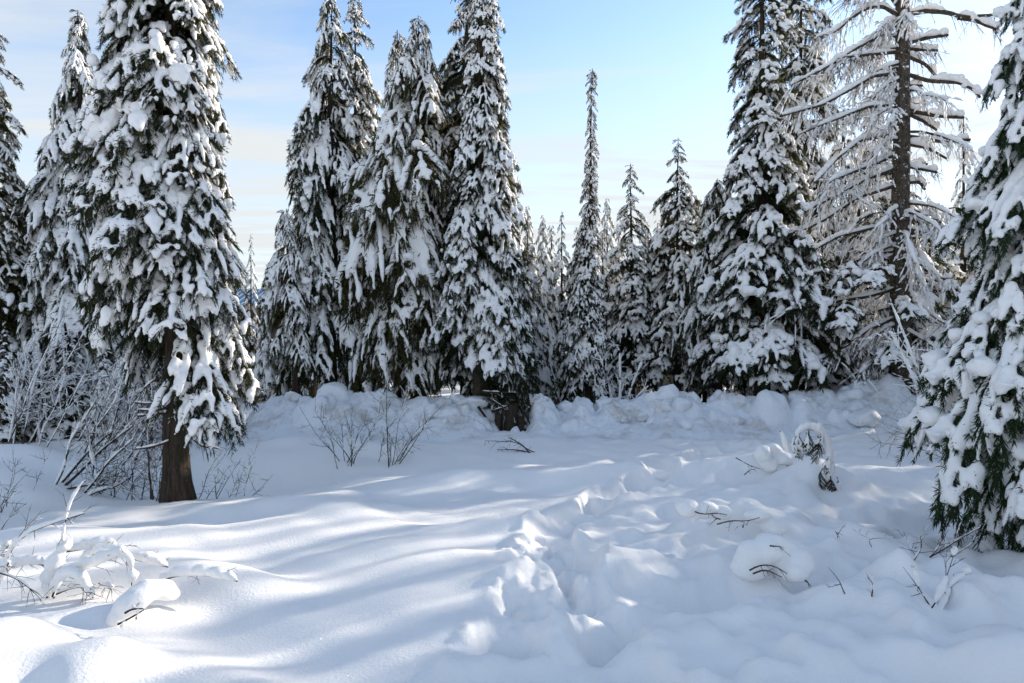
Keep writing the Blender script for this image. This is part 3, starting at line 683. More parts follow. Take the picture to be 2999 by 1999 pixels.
def build_bank():
    rng = np.random.default_rng(5)
    cpx = np.array([c[0] for c in CREST], float); cd = crest_depth(cpx)
    cX = (cpx - 1499.5) / F * cd; cH = CAM_Z + (999.5 - np.array([c[1] for c in CREST])) / F * cd
    nx, nu = 560, 84
    X = np.linspace(cX[0] - .4, cX[-1] + .4, nx); U = np.linspace(-2.5, 1.9, nu)
    D = np.interp(X, cX, cd); H = np.interp(X, cX, cH)
    XX, UU = np.meshgrid(X, U); HH = np.broadcast_to(H, XX.shape); YY = UU + np.broadcast_to(D, XX.shape)
    g = terrain(XX.ravel(), YY.ravel()).reshape(XX.shape)
    front = np.clip(1 + UU / 1.75, 0, 1); back = np.clip(1 - UU / 1.5, 0, 1)
    sh = np.where(UU < 0, front ** 1.15, back ** .9)
    rise = np.maximum(HH - .10, .05)
    z = g * (1 - sh) + rise * sh
    # chunks thrown up by the plough
    add = np.zeros_like(z)
    n = 620
    cx = rng.uniform(X[0], X[-1], n); cu = rng.normal(-.25, .62, n); cr = rng.lognormal(-2.1, .5, n)
    for a, b, r in zip(cx, cu, cr):
        i0, i1 = np.searchsorted(X, [a - r * 1.6, a + r * 1.6]); j0, j1 = np.searchsorted(U, [b - r * 1.6, b + r * 1.6])
        if i1 <= i0 or j1 <= j0: continue
        q = np.sqrt(((XX[j0:j1, i0:i1] - a) / r) ** 2 + ((UU[j0:j1, i0:i1] - b) / (r * rng.uniform(.7, 1.2))) ** 2)
        add[j0:j1, i0:i1] = np.maximum(add[j0:j1, i0:i1], np.minimum(np.clip(1 - q ** 2.2 + .35 * (noise2(XX[j0:j1, i0:i1] * 5 / r * .12, UU[j0:j1, i0:i1] * 5 / r * .12, int(r * 1e4))), 0, 1), rng.uniform(.45, .9)) * r * rng.uniform(.4, 1.25))
    amp = np.clip(sh * 2.2, 0, 1)
    z = z + add * amp + (noise2(XX * 2.2, YY * 2.2, 40) * .14 + noise2(XX * 8, YY * 8, 41) * .07 + noise2(XX * 17, YY * 17, 42) * .035) * amp
    edge = np.minimum(np.minimum((UU + 2.5) / .35, (1.9 - UU) / .35), np.minimum((XX - X[0]) / .4, (X[-1] - XX) / .4))
    z = np.where(edge < 1, g - .25 + (z - g + .25) * np.clip(edge, 0, 1), z)
    V = np.stack([XX, YY, z], -1).reshape(-1, 3)
    idx = np.arange(nx * nu).reshape(nu, nx)
    Q = np.stack([idx[:-1, :-1], idx[:-1, 1:], idx[1:, 1:], idx[1:, :-1]], -1).reshape(-1, 4)
    bank = tag(link('snow_bank', mesh_from('snow_bank', V, Q, None, [SNOW_B])), 'ploughed bank of chunky dirty snow along the forest edge', None, kind='structure')
    # large blocks on it
    for p, y, w in [(860, 1160, .20), (930, 1170, .16), (975, 1142, .30), (1120, 1165, .30), (1060, 1165, .18), (1230, 1170, .17), (1290, 1175, .2), (1340, 1165, .18), (1390, 1165, .25), (1425, 1250, .14), (1470, 1270, .10), (1575, 1165, .28), (1600, 1185, .22), (1555, 1200, .18),
                    (1665, 1185, .22), (1705, 1185, .24), (1690, 1225, .15), (1770, 1180, .22), (1810, 1180, .18), (1850, 1190, .2), (1905, 1160, .24), (1960, 1148, .34), (1930, 1185, .24), (1880, 1215, .17), (1990, 1180, .22), (1830, 1225, .12), (1905, 1230, .13), (2030, 1165, .22), (2060, 1220, .12), (2085, 1185, .15), (2125, 1165, .25), (2170, 1170, .24), (2215, 1170, .22), (2260, 1180, .18),
                    (2340, 1165, .26), (2390, 1168, .30), (2430, 1190, .22), (2450, 1165, .2), (2500, 1150, .3), (2545, 1130, .34), (2530, 1215, .28), (2590, 1150, .26), (2480, 1210, .18), (2300, 1215, .15), (2010, 1240, .12), (1960, 1225, .14), (1640, 1240, .1), (1300, 1230, .12), (1180, 1200, .15), (1010, 1190, .16), (2160, 1230, .13), (2230, 1215, .14)]:
        d = float(crest_depth(np.float64(p))); top = np.interp(p, [c[0] for c in CREST], [c[1] for c in CREST])
        dd = d - np.clip((y - top - 8) / 90, 0, 1) * 1.5
        c = px(p, y, dd)
        v, T = ICO3
        n3 = noise3(v + rng.uniform(0, 50, 3), 1.3, 3)[:, None]; n4 = noise3(v + rng.uniform(0, 50, 3), 3.3, 5)[:, None]
        vv = v * (1 + n3 * .55 + n4 * .28)
        for _ in range(11):
            nn_ = norm(rng.normal(size=3)); lim = rng.uniform(.55, .9); vv = vv - np.maximum(0, vv @ nn_ - lim)[:, None] * nn_ * .9
        vv = vv * (1 + .10 * noise3(vv, 7., 9)[:, None]) * w * 1.1 * np.array([rng.uniform(.85, 1.25), rng.uniform(.8, 1.1), rng.uniform(.62, .85)])
        o = link('snow_block', mesh_from('snow_block', vv, None, T, [SNOW_B]), bank, c - [0, 0, w * .25], (rng.normal(0, .15), rng.normal(0, .15), rng.random() * 6))
build_bank()

# ------------------------------------------------------------------ limbs, twigs and the snow lying on them
def snow_on(mb, P, r, rng, gap=.25, n=7, lift=.7, seg=None):
    """lumpy snow along the top of polyline P (K,3)"""
    P = np.asarray(P); K = len(P); L = np.linalg.norm(np.diff(P, axis=0), axis=1).sum()
    c = 0.
    while c < .96:
        l = rng.uniform(.25, .6) if seg is None else seg * rng.uniform(.6, 1.5)
        if rng.random() < gap: c += l * .5; continue
        u = np.linspace(c, min(1, c + l), (max(5, int(l * L / .05) + 4) if n > 5 else max(4, int(l * L / .12) + 3))); k = len(u)
        A = np.stack([np.interp(u, np.linspace(0, 1, K), P[:, j]) for j in range(3)], 1)
        pr = np.sin(np.linspace(.06, pi - .06, k)) ** .45 * rng.uniform(.75, 1.3, k) * r
        pr[[0, -1]] = .003
        A[:, 2] += pr * lift
        v, q = tubes(A, pr, pr * .95, n=n); mb.add(v, q); c += l
def wiggle(p0, d, L, k, rng, sag=0., wob=.06):
    d = d / np.linalg.norm(d); u = np.linspace(0, 1, k)
    P = p0 + d * L * u[:, None] + np.array([0, 0, -1]) * sag * L * u[:, None] ** 2
    return P + np.cumsum(rng.normal(0, wob * L / k, (k, 3)), 0) * (u[:, None] > 0)
def twiggy(mb, smb, P, r0, rng, nt, tl, down=.3, sn=.012, sub=2, tr=.004, k=6, side=None, snp=.6):
    """side twigs along P; thin snow on them"""
    K = len(P); tg = norm(np.gradient(P, axis=0))
    for _ in range(nt):
        u = rng.uniform(.2, .98); i = int(u * (K - 1)); f = u * (K - 1) - i
        b = P[i] * (1 - f) + P[min(i + 1, K - 1)] * f
        d = tg[i] * rng.uniform(.2, 1.0) + rng.normal(0, .55, 3) + np.array([0, 0, -down])
        if side is not None: d = d + np.array(side)
        L = tl * rng.uniform(.4, 1.2)
        Q_ = wiggle(b, d, L, k, rng, rng.uniform(0, .3) * (1 if down > 0 else -.2))
        v, q = tubes(Q_, np.linspace(tr, tr * .35, k), n=3); mb.add(v, q)
        if smb is not None and rng.random() < snp: snow_on(smb, Q_, sn * rng.uniform(.7, 1.3), rng, .25, 4)
        for _ in range(sub):
            j = rng.integers(1, k - 1)
            d2 = (Q_[j + 1] - Q_[j - 1]) / np.linalg.norm(Q_[j + 1] - Q_[j - 1]) + rng.normal(0, .6, 3) + np.array([0, 0, -down * .6])
            Q2 = wiggle(Q_[j], d2, L * rng.uniform(.25, .55), 4, rng)
            v, q = tubes(Q2, np.linspace(tr * .6, tr * .3, 4), n=3); mb.add(v, q)
            if smb is not None and rng.random() < snp * .7: snow_on(smb, Q2, sn * .7, rng, .3, 3, seg=.8)
def limb(name, parent, P, r0, r1, snow, rng, origin, mat=TWIG, nt=0, tl=.3, down=.3, sn=.012, sub=2, gap=.2, tr=.004, snp=.6, vox=None, seg=None, k=None, label=None, rough=False):
    P = np.asarray(P, float) - origin
    k = k or max(8, int(np.linalg.norm(np.diff(P, axis=0), axis=1).sum() / .07))
    P = resample(P, k)
    mb, sb = MB(), MB()
    rad = np.linspace(r0, r1, k) * rng.uniform(.9, 1.1, k)
    v, q = tubes(P, rad, n=7); mb.add(v, q)
    # closed ends
    for e, c in ((0, P[0]), (k - 1, P[-1])):
        i = np.arange(7); mb.add(np.vstack([v[e * 7:e * 7 + 7], c]), None, np.stack([np.full(7, 7), i, (i + 1) % 7], 1))
    twiggy(mb, sb, P, r0, rng, nt, tl, down, sn, sub, tr, snp=snp)
    if snow: snow_on(sb, P + [0, 0, r0 * .6], snow, rng, gap, 8, seg=seg)
    o = link(name, mb.mesh(name, [mat]), parent)
    if label: o['label'] = label
    if sb.n:
        me = remesh(sb, vox, [SNOW_T], 'snow', lump=snow * .25, lump_s=9, seed=int(rng.integers(99))) if vox else sb.mesh('snow', [SNOW_T])
        sn_ = link('snow', me, o)
        if not vox or nt > 6: sn_['kind'] = 'stuff'
    return o

# ------------------------------------------------------------------ the bare limbed snag on the right
def build_snag():
    rng = np.random.default_rng(8)
    d0 = 16.6; bx = (2640 - 1499.5) / F * d0; zb = gz(bx, d0)
    org = np.array([bx, d0, zb - .1])
    root = thing('bare_limbed_snag', 'old bare limbed larch with a thick scaly trunk and long snow topped limbs', 'tree', tuple(org))
    H = 13.5; tz = np.linspace(0, H, 40)
    tp = np.stack([-.04 * np.sin(tz * .4), .03 * np.cos(tz * .5), tz], 1)
    link('trunk', trunk_mesh('trunk', tp, .228 * (1 - tz / H * .55) , 26, BARK_S, .16, 4), root)
    zx = lambda p, o: [(2050 + a * .4464, o + b * .4464) for a, b in p]
    R = [zx(p, 0) for p in ([(1330, 100), (1480, 70), (1620, 80), (1720, 110), (1900, 100), (1965, 85)], [(1690, 115), (1800, 130), (1900, 175), (1965, 195)], [(1330, 290), (1470, 250), (1630, 228)], [(1340, 360), (1480, 420), (1550, 500)],
        [(1310, 470), (1500, 530), (1700, 540), (1800, 590), (1838, 640)], [(1310, 565), (1460, 560)], [(1310, 690), (1480, 680)], [(1330, 715), (1560, 760), (1730, 770)], [(1330, 730), (1460, 790), (1550, 850)], [(1330, 890), (1560, 925), (1770, 915)],
        [(1330, 940), (1500, 970), (1620, 1040)], [(1330, 1080), (1490, 1075)], [(1330, 1085), (1560, 1130)], [(1330, 1200), (1440, 1190), (1475, 1240)], [(1340, 210), (1420, 180)], [(1330, 320), (1560, 330)], [(1330, 1360), (1500, 1420), (1580, 1460)])]
    Lf = [zx(p, 0) for p in ([(1300, 100), (1200, 40), (1100, 50), (1000, 110), (900, 200), (750, 260)], [(1290, 170), (1150, 250), (1000, 330), (850, 430), (600, 560)], [(1290, 340), (1080, 360), (880, 385)], [(1280, 480), (1130, 500), (980, 590), (800, 690), (540, 760)],
        [(1290, 690), (1100, 700), (900, 780), (700, 860)], [(1280, 880), (1050, 920), (900, 1040), (750, 1200)], [(1280, 1010), (1160, 1070), (950, 1150), (850, 1190)], [(1270, 1110), (1080, 1180), (880, 1290), (680, 1390)], [(1270, 1220), (1050, 1290), (800, 1450), (650, 1520), (500, 1520)], [(1290, 30), (1230, -60), (1100, -80), (950, 0)])]
    Lf += [zx(p, 600) for p in ([(1290, 120), (1060, 170), (900, 210), (600, 380), (500, 470)], [(1280, 740), (1100, 820), (950, 930), (650, 1090)], [(1280, 550), (1100, 600), (800, 650), (560, 700)], [(1270, 900), (1050, 1110)], [(1280, 330), (1080, 400), (850, 560)], [(1280, 420), (1060, 520), (800, 560), (420, 680)])]
    R += [zx(p, 600) for p in ([(1330, 60), (1480, 130), (1600, 160)], [(1330, 180), (1460, 170), (1540, 190)], [(1330, 360), (1390, 380), (1380, 560), (1420, 680)])]
    for p in R:
        far = rng.uniform(-.5, .5)
        P = [px(a, b, d0 + far * i / (len(p) - 1)) for i, (a, b) in enumerate(p)]
        thick = rng.uniform(.045, .065)
        limb('limb', root, P, thick, thick * .55, rng.uniform(.075, .11), rng, org, BARK_G, nt=int(rng.integers(8, 22)), tl=.4, down=.9, sn=.02, tr=.007, gap=.12, seg=.5, vox=.028)
    for p in Lf:
        far = rng.uniform(-.9, .25)
        P = [px(a, b, d0 + far * i / (len(p) - 1)) for i, (a, b) in enumerate(p)]
        limb('limb', root, P, .05, .016, .062, rng, org, BARK_G, nt=58, tl=.62, down=.8, sn=.021, sub=2, gap=.08, seg=.6, tr=.0075)
    for i in range(40):
        z = rng.uniform(2.2, 11.5); a = rng.uniform(pi * .75, pi * 1.75); L = rng.uniform(.9, 2.3) * (1 - z / 22)
        p0 = np.array([0, 0, z]); dr = np.array([math.cos(a), math.sin(a), rng.uniform(-.15, .15)])
        P = [org + p0 + dr * L * u + np.array([0, 0, -.55 * L * u ** 2]) + rng.normal(0, .04, 3) * (u > 0) for u in (0, .3, .6, .85, 1)]
        limb('limb', root, P, .036, .011, .055, rng, org, BARK_G, nt=40, tl=.5, down=.8, sn=.025, sub=1, gap=.08, seg=.6, tr=.0065, snp=.75)
    # a few snow loaded fronds it still carries
    bl = lib('fir', '')
    for a, b, s, az in ((2600, 620, 1.1, 2.6), (2520, 760, 1.2, 3.6), (2590, 790, 1.35, 3.9), (2480, 880, 1.2, 4.1), (2640, 880, 1.2, 4.4), (2700, 800, 1.2, 5.4), (2740, 720, 1.3, 5.8), (2690, 960, 1.2, 5.0), (2600, 1010, 1.1, 4.4), (2760, 900, 1.2, 5.6), (2560, 920, 1.2, 3.3), (2440, 800, 1.1, 3.2), (2780, 610, 1.2, .2)):
        B_ = bl[rng.integers(len(bl))]
        o = link('bough', B_.wood, root, px(a, b, d0 - .25) - org, (0, rng.normal(0, .15), az), (s, s * 1.1, s)); link('snow', B_.snow, o)
build_snag()

# ------------------------------------------------------------------ bare shrubs
def shrub(name, label, stems, seed, mat=TWIG, nt=9, tl=.35, snow=.016, group=None, down=-.15, tr=.0035, r=.010, sub=2, gap=.3, snp=.45, sn=.008, ground=False):
    """stems: (px, py, depth, tip px, tip py)"""
    rng = np.random.default_rng(seed)
    if ground:
        dd = hit(stems[0][0], stems[0][1]); stems = [(a, b, dd + (d - stems[0][2]), c, e) for a, b, d, c, e in stems]
    b0 = px(stems[0][0], stems[0][1], stems[0][2]); g = gz(b0[0], b0[1])
    org = np.array([b0[0], b0[1], min(g, b0[2])])
    root = thing(name, label, 'shrub', tuple(org), group)
    for a, b, d, c, e in stems:
        P0 = px(a, b, d); P0[2] = min(P0[2], gz(P0[0], P0[1])) - .05
        P1 = px(c, e, d + rng.uniform(-.3, .3))
        m = (P0 + P1) / 2 + rng.normal(0, .03, 3) + [0, 0, .05 * np.linalg.norm(P1 - P0)]
        m2 = P0 * .75 + P1 * .25 + rng.normal(0, .02, 3)
        limb('stem', root, [P0, m2, m, P1], r * rng.uniform(.7, 1.3), r * .3, snow * rng.uniform(.6, 1.3) if snow else 0, rng, org, mat, nt=nt, tl=tl, down=down, sn=sn, sub=sub, gap=gap, tr=tr, snp=snp)
    return root
rs = np.random.default_rng(31)
def fan(n, x0, x1, y0, y1, d0, d1, dx, dy, jx=40, jy=50):
    return [(rs.uniform(x0, x1), rs.uniform(y0, y1), rs.uniform(d0, d1), *(lambda a: a)(())) for _ in range(0)] or [
        (lambda a, b, d: (a, b, d, a + dx + rs.normal(0, jx), b - dy + rs.normal(0, jy)))(rs.uniform(x0, x1), rs.uniform(y0, y1), rs.uniform(d0, d1)) for _ in range(n)]
shrub('alder_shrub', 'snow dusted alder stems fanning up below the olive spruce', fan(13, 10, 130, 1160, 1215, 12.6, 13.6, 70, 150, 70, 50), 1, nt=18, tl=.55, snow=.024, r=.013, sn=.011, snp=.7, tr=.0045)
shrub('alder_shrub', 'leaning alder stems under the drooping spruce, powdered with snow', fan(15, 190, 330, 1165, 1215, 12.0, 13.6, 130, 130, 60, 50), 2, nt=18, tl=.55, snow=.024, r=.013, sn=.011, snp=.7, tr=.0045)
shrub('alder_shrub', 'stout snow capped alder stems leaning towards the bare trunk of the plastered fir', [(160, 1372, 10.1, 278, 1180), (182, 1378, 10.1, 392, 1245), (240, 1405, 9.8, 392, 1285), (175, 1340, 10.3, 330, 1262), (250, 1420, 9.6, 385, 1395), (176, 1400, 9.9, 320, 1420), (300, 1400, 10.0, 260, 1290)], 3, nt=20, tl=.40, snow=.024, r=.019, sn=.006, snp=.3, gap=.15, tr=.0045)
shrub('twig_thicket', 'dark fine twigs filling the hollow left of the bare trunk', fan(16, 250, 470, 1360, 1440, 9.6, 11.2, 0, 120, 70, 60), 4, mat=TWIG, nt=16, tl=.42, snow=.006, r=.007, sn=.005, snp=.2, down=.15)
shrub('red_stem_shrub', 'thin reddish stems standing against the bare trunk', [(452, 1445, 9.2, 498, 1320), (460, 1445, 9.2, 508, 1345), (470, 1448, 9.2, 505, 1370), (442, 1440, 9.4, 447, 1230), (448, 1440, 9.3, 440, 1330)], 5, mat=TWIG_R, nt=7, tl=.25, snow=0, r=.011, sn=.005, snp=.1)
shrub('twig_thicket', 'sparse pale twigs in the hollow right of the bare trunk', fan(9, 560, 740, 1400, 1440, 9.4, 10.2, 40, 70, 50, 35), 6, nt=6, tl=.25, snow=.006, r=.006, sn=.004, snp=.2)
shrub('alder_thicket', 'snow powdered thicket of fine branches behind the bare trunk', fan(20, 300, 480, 1180, 1290, 11.5, 14, 60, 90, 80, 40), 7, nt=16, tl=.5, snow=.012, r=.011, sn=.006, snp=.45, tr=.0045)
shrub('twig_clump', 'sparse dark sticks poking from the snow beside the alder stems', [(0, 1475, 8.6, 92, 1372), (0, 1450, 8.6, 45, 1340), (-20, 1560, 7.6, 60, 1480), (-10, 1500, 8.0, 30, 1455), (20, 1410, 9, 40, 1340), (90, 1365, 9.6, 145, 1325), (0, 1620, 6.8, 115, 1515)], 8, nt=5, tl=.22, snow=.005, r=.006, sn=.004, snp=.2)
shrub('bare_bush', 'bare dark bush with many fine twigs on the open snow', fan(9, 985, 1050, 1345, 1372, 10.6, 11.0, 0, 130, 75, 40), 9, nt=9, tl=.30, snow=.005, r=.0075, sn=.005, snp=.3, down=-.3, tr=.0042, ground=True)
shrub('bare_bush', 'taller bare bush with arching twigs next to the many twigged bush', fan(9, 1100, 1165, 1355, 1380, 10.4, 10.9, 30, 165, 65, 45), 10, nt=10, tl=.32, snow=.005, r=.0075, sn=.005, snp=.3, down=-.3, tr=.0042, ground=True)
shrub('snowy_sapling', 'small bare sapling with snow lined forks before the dark gap', [(1810, 1185, 16.8, 1815, 1000), (1812, 1130, 16.8, 1880, 1060), (1812, 1110, 16.8, 1755, 1040), (1812, 1160, 16.8, 1900, 1130), (1812, 1165, 16.8, 1740, 1120)], 12, nt=16, tl=.45, snow=.030, r=.018, sn=.014, snp=.8)
shrub('alder_shrub', 'pale frosted branches drooping across the larch trunk foot', [(2850, 1210, 11.5, 2560, 1240), (2850, 1260, 11.5, 2590, 1215), (2840, 1290, 11.5, 2540, 1290), (2830, 1320, 11.5, 2620, 1275)], 13, nt=16, tl=.35, snow=.010, r=.008, sn=.006, snp=.35, down=.05)
shrub('frosted_brush', 'lacy frosted brush between the larch and the heavy laden fir', fan(16, 2690, 2850, 1120, 1200, 12.6, 14, -30, 230, 70, 90), 14, nt=18, tl=.5, snow=.026, r=.012, sn=.014, snp=.8)

# dead lower branches of the big fir on the left
def dead_branches():
    rng = np.random.default_rng(9)
    root = next(o for o in COL.objects if o.name == 'subalpine_fir'); org = np.array(root.location)
    for p in ([(500, 1150), (470, 1178), (430, 1185), (392, 1178)], [(505, 1165), (490, 1195), (450, 1205), (405, 1200)], [(490, 1205), (455, 1215), (400, 1218)], [(500, 1290), (470, 1302), (430, 1312), (398, 1315)], [(512, 1110), (515, 1170), (512, 1215)],
              [(520, 1140), (545, 1180), (560, 1260), (600, 1300), (650, 1318)], [(525, 1200), (550, 1270), (590, 1310), (640, 1312)], [(500, 1100), (450, 1110), (410, 1150)], [(515, 1180), (535, 1235), (550, 1265)]):
        P = [px(a, b, 9.3 - .15 - .25 * i / len(p)) for i, (a, b) in enumerate(p)]
        limb('dead_branch', root, P, .020, .007, .016, rng, org, TWIG, nt=14, tl=.22, down=.7, sn=.006, gap=.2, snp=.3)
dead_branches()
# wind packed snow plates on its left flank
def plates():
    rng = np.random.default_rng(10)
    root = next(o for o in COL.objects if o.name == 'subalpine_fir'); org = np.array(root.location)
    for pts, w in (([(330, 140), (318, 230), (300, 330), (285, 430), (270, 540)], .20), ([(400, 290), (350, 330), (390, 350)], .18), ([(300, 560), (310, 640), (300, 720)], .13), ([(520, 190), (530, 260)], .14), ([(500, 900), (520, 960)], .17)):
        P = resample([px(a, b, 9.3 - .62) for a, b in pts], 9)
        mb = MB(); pr = np.sin(np.linspace(.25, pi - .4, 9)) ** .6 * w * rng.uniform(.8, 1.2, 9)
        v, q = tubes(P - org, pr * .95, pr * .55, n=10, up=(0, -1, .4)); mb.add(v, q)
        for _ in range(9):
            i = rng.integers(1, 8); c = P[i] - org + rng.normal(0, w * .55, 3) * [1, .2, 1.2]; v, T = blobs(c, np.full((1, 3), w * rng.uniform(.22, .38)), ICO2, rng, .2); mb.add(v, None, T)
        link('snow_plate', remesh(mb, .022, [SNOW_T], 'snow_plate', lump=.05, lump_s=6), root)
plates()

# ------------------------------------------------------------------ snow loaded bent branches, front left
def front_tangle():
    rng = np.random.default_rng(12)
    zz = lambda p: [(a * .414, 1350 + b * .414) for a, b in p]
    org = px(150, 1750, hit(150, 1765)); org[2] = gz(org[0], org[1])
    root = thing('bent_shrub', 'low shrub bent flat under thick sausages of snow', 'shrub', tuple(org))
    kd = hit(150, 1765) / 5.29
    for pts, d, r, sn in (
        ([(380, 980), (400, 800), (440, 600), (460, 400), (510, 250), (600, 140)], 5.4, .007, .014),
        ([(-40, 820), (40, 710), (110, 590), (190, 490), (280, 480), (450, 410), (600, 370)], 5.4, .007, .018),
        ([(330, 980), (360, 850), (410, 700), (470, 620)], 5.35, .010, .060), ([(0, 780), (120, 735), (250, 720), (340, 745)], 5.5, .008, .045), ([(560, 760), (600, 660), (750, 645), (950, 695), (1190, 750)], 5.6, .009, .045),
        ([(340, 980), (380, 850), (450, 780), (560, 770), (690, 750), (760, 670), (900, 660), (945, 710), (930, 880)], 5.4, .009, .050), ([(370, 960), (400, 830), (480, 790), (560, 800), (600, 880), (660, 970)], 5.3, .008, .048), ([(1120, 850), (1180, 825), (1300, 798), (1450, 803), (1550, 820), (1680, 850)], 5.5, .009, .046),
        ([(400, 940), (490, 900), (600, 880), (670, 940)], 5.3, .007, .02), ([(0, 790), (90, 815), (180, 870), (240, 930)], 5.2, .007, .006), ([(470, 640), (600, 620), (720, 590), (830, 610)], 5.7, .008, .046), ([(700, 860), (760, 900), (790, 905)], 5.4, .006, .02), ([(-20, 900), (20, 800), (60, 720)], 5.3, .009, .055),
        ([(-60, 700), (20, 640), (60, 600)], 5.6, .007, .03)):
        q = zz(pts); P = [px(a, b, d * kd + rng.uniform(-.05, .05)) for a, b in q]
        limb('stem', root, P, r, r * .45, sn, rng, org, TWIG_R if d > 5.45 else TWIG, nt=9, tl=.16, down=.2, sn=.005, sub=1, gap=.04, tr=.0028, snp=.15, vox=.012 if sn > .03 else None, seg=.9)
    # the snow covered hump with a broken end beside it
    dh = hit(345, 1835) / 4.95; hp = px(385, 1800, 4.95 * dh); h = thing('snow_hump', 'smooth leaning hump of snow over a broken branch end', 'snow hump', (hp[0], hp[1], gz(hp[0], hp[1])))
    ho = np.array(h.location); mb = MB()
    P = resample([px(a, b, d_ * dh) for a, b, d_ in ((300, 1830, 4.95), (345, 1775, 5.0), (400, 1725, 5.1), (455, 1690, 5.2), (520, 1730, 5.5))], 9) - ho - [0, 0, .05]
    v, q = tubes(P, np.array([.004, .08, .11, .12, .11, .10, .09, .07, .004]), np.array([.004, .07, .10, .10, .09, .08, .07, .05, .004]), n=12); mb.add(v, q)
    link('snow', remesh(mb, .016, [SNOW_G], 'snow', lump=.04, lump_s=7, smooth_it=4), h)
    for tw in ([(345, 1828), (385, 1808), (422, 1785)], [(366, 1795), (385, 1783), (420, 1782)]):
        limb('twig', h, [px(a, b, 4.78 * dh) for a, b in tw], .008, .004, 0, rng, ho, TWIG, nt=2, tl=.06, down=.3, sub=0, tr=.003)
front_tangle()

# ------------------------------------------------------------------ small things on the right
def mound_thing(name, label, cat, pts, w, twigs, d, seed, vox=.014):
    rng = np.random.default_rng(seed)
    d = hit(np.mean([p[0] for p in pts]), max(p[1] for p in pts) + 25)
    c = px(*pts[len(pts) // 2], d); org = np.array([c[0], c[1], gz(c[0], c[1])])
    root = thing(name, label, cat, tuple(org)); mb = MB()
    for a, b in pts:
        p = px(a, b, d + rng.uniform(-.06, .06)) - org
        v, T = blobs(p, [[w * rng.uniform(.9, 1.3), w * rng.uniform(.8, 1.1), w * rng.uniform(.7, .95)]], ICO2, rng, .15); mb.add(v, None, T)
    link('snow', remesh(mb, vox, [SNOW_G], 'snow', lump=.05, lump_s=6, smooth_it=5), root)
    for t in twigs:
        P = [px(a, b, d - w * 1.0 - .05) for a, b in t]
        limb('twig', root, P, .007, .003, 0, rng, org, TWIG_R, nt=4, tl=.10, down=.5, sn=.003, sub=1, tr=.003)
    return root
mound_thing('snowy_branch_hump', 'round hump of snow bending a small twiggy branch', 'snow hump', [(2190, 1660), (2215, 1622), (2250, 1615), (2290, 1640), (2320, 1670), (2340, 1645), (2265, 1590), (2300, 1610)], .13,
            [[(2195, 1670), (2225, 1652), (2270, 1655), (2305, 1680)], [(2205, 1680), (2240, 1665), (2290, 1690)], [(2345, 1690), (2368, 1705), (2370, 1718)], [(2255, 1598), (2285, 1600)]], 6.2, 1)
mound_thing('snowy_log', 'low snow covered fallen branch with twigs hanging under it', 'branch', [(2010, 1488), (2040, 1500), (2075, 1495), (2110, 1500), (2220, 1510), (2250, 1530), (2270, 1545)], .11,
            [[(2035, 1498), (2060, 1508), (2100, 1500), (2130, 1508)], [(2100, 1535), (2150, 1520), (2180, 1530), (2225, 1515)], [(2110, 1520), (2090, 1515), (2085, 1505)], [(2175, 1545), (2180, 1530)]], 7.9, 2)
mound_thing('snow_cushion', 'cluster of rounded snow cushions beside the bent sapling', 'snow hump', [(2235, 1330), (2265, 1320), (2290, 1345), (2250, 1355), (2320, 1350)], .13, [[(2180, 1390), (2200, 1372), (2210, 1375)], [(2155, 1340), (2200, 1365), (2235, 1375)]], 11.5, 3)
def sapling():
    rng = np.random.default_rng(15); d = hit(2425, 1425)
    b = px(2420, 1420, d); org = np.array([b[0], b[1], gz(b[0], b[1])])
    root = thing('bent_sapling', 'small green sapling bowed into an arch under snow', 'sapling', tuple(org))
    P = [px(a, y, d) for a, y in ((2425, 1430), (2432, 1370), (2425, 1300), (2400, 1262), (2370, 1252), (2345, 1258), (2330, 1280))]
    limb('stem', root, P, .014, .006, .065, rng, org, TWIG, gap=0., seg=1.1, vox=.016)
    bl = lib('heavy', '_o', n=4, needle=NEEDLE_O)
    for a, y, s, az in ((2425, 1330, .32, 4.7), (2432, 1390, .35, 4.4), (2450, 1395, .33, 5.4), (2395, 1275, .42, 4.6), (2370, 1258, .40, 4.0), (2345, 1262, .42, 3.5), (2332, 1280, .32, 3.2), (2360, 1265, .34, 4.9), (2410, 1370, .34, 3.4), (2400, 1258, .3, 5.5)):
        B_ = bl[rng.integers(len(bl))]
        o = link('frond', B_.wood, root, px(a, y, d - .03) - org, (0, .75, az), (s * .72, s * .8, s * .72))
        if rng.random() < .6: link('snow', B_.snow, o)
    ds = hit(2312, 1362); st = px(2310, 1345, ds); so_ = np.array([st[0], st[1], gz(st[0], st[1])])
    root = thing('snowy_stick', 'upright stick sheathed in snow beside the bent sapling', 'stick', tuple(so_))
    P = [px(2312, 1370, ds), px(2300, 1310, ds), px(2285, 1262, ds)]
    limb('stick', root, P, .012, .008, .035, rng, so_, TWIG, gap=0, seg=1.1, vox=.014)
sapling()
shrub('fallen_branch', 'dark forked fallen branch lying at the foot of the snow bank', [(1600, 1322, 12.6, 1420, 1290), (1560, 1312, 12.6, 1490, 1280), (1590, 1320, 12.6, 1455, 1315)], 21, nt=10, tl=.22, snow=0, r=.014, snp=.1, down=.3, ground=True)
shrub('twig_sprig', 'thin arching twig with forks in front of the heavy laden fir', [(2700, 1625, 6.6, 2870, 1545), (2740, 1590, 6.6, 2850, 1590), (2700, 1625, 6.5, 2760, 1580), (2670, 1630, 6.5, 2695, 1570)], 22, mat=TWIG_R, nt=6, tl=.2, snow=.007, r=.008, sn=.004, snp=.2, ground=True)
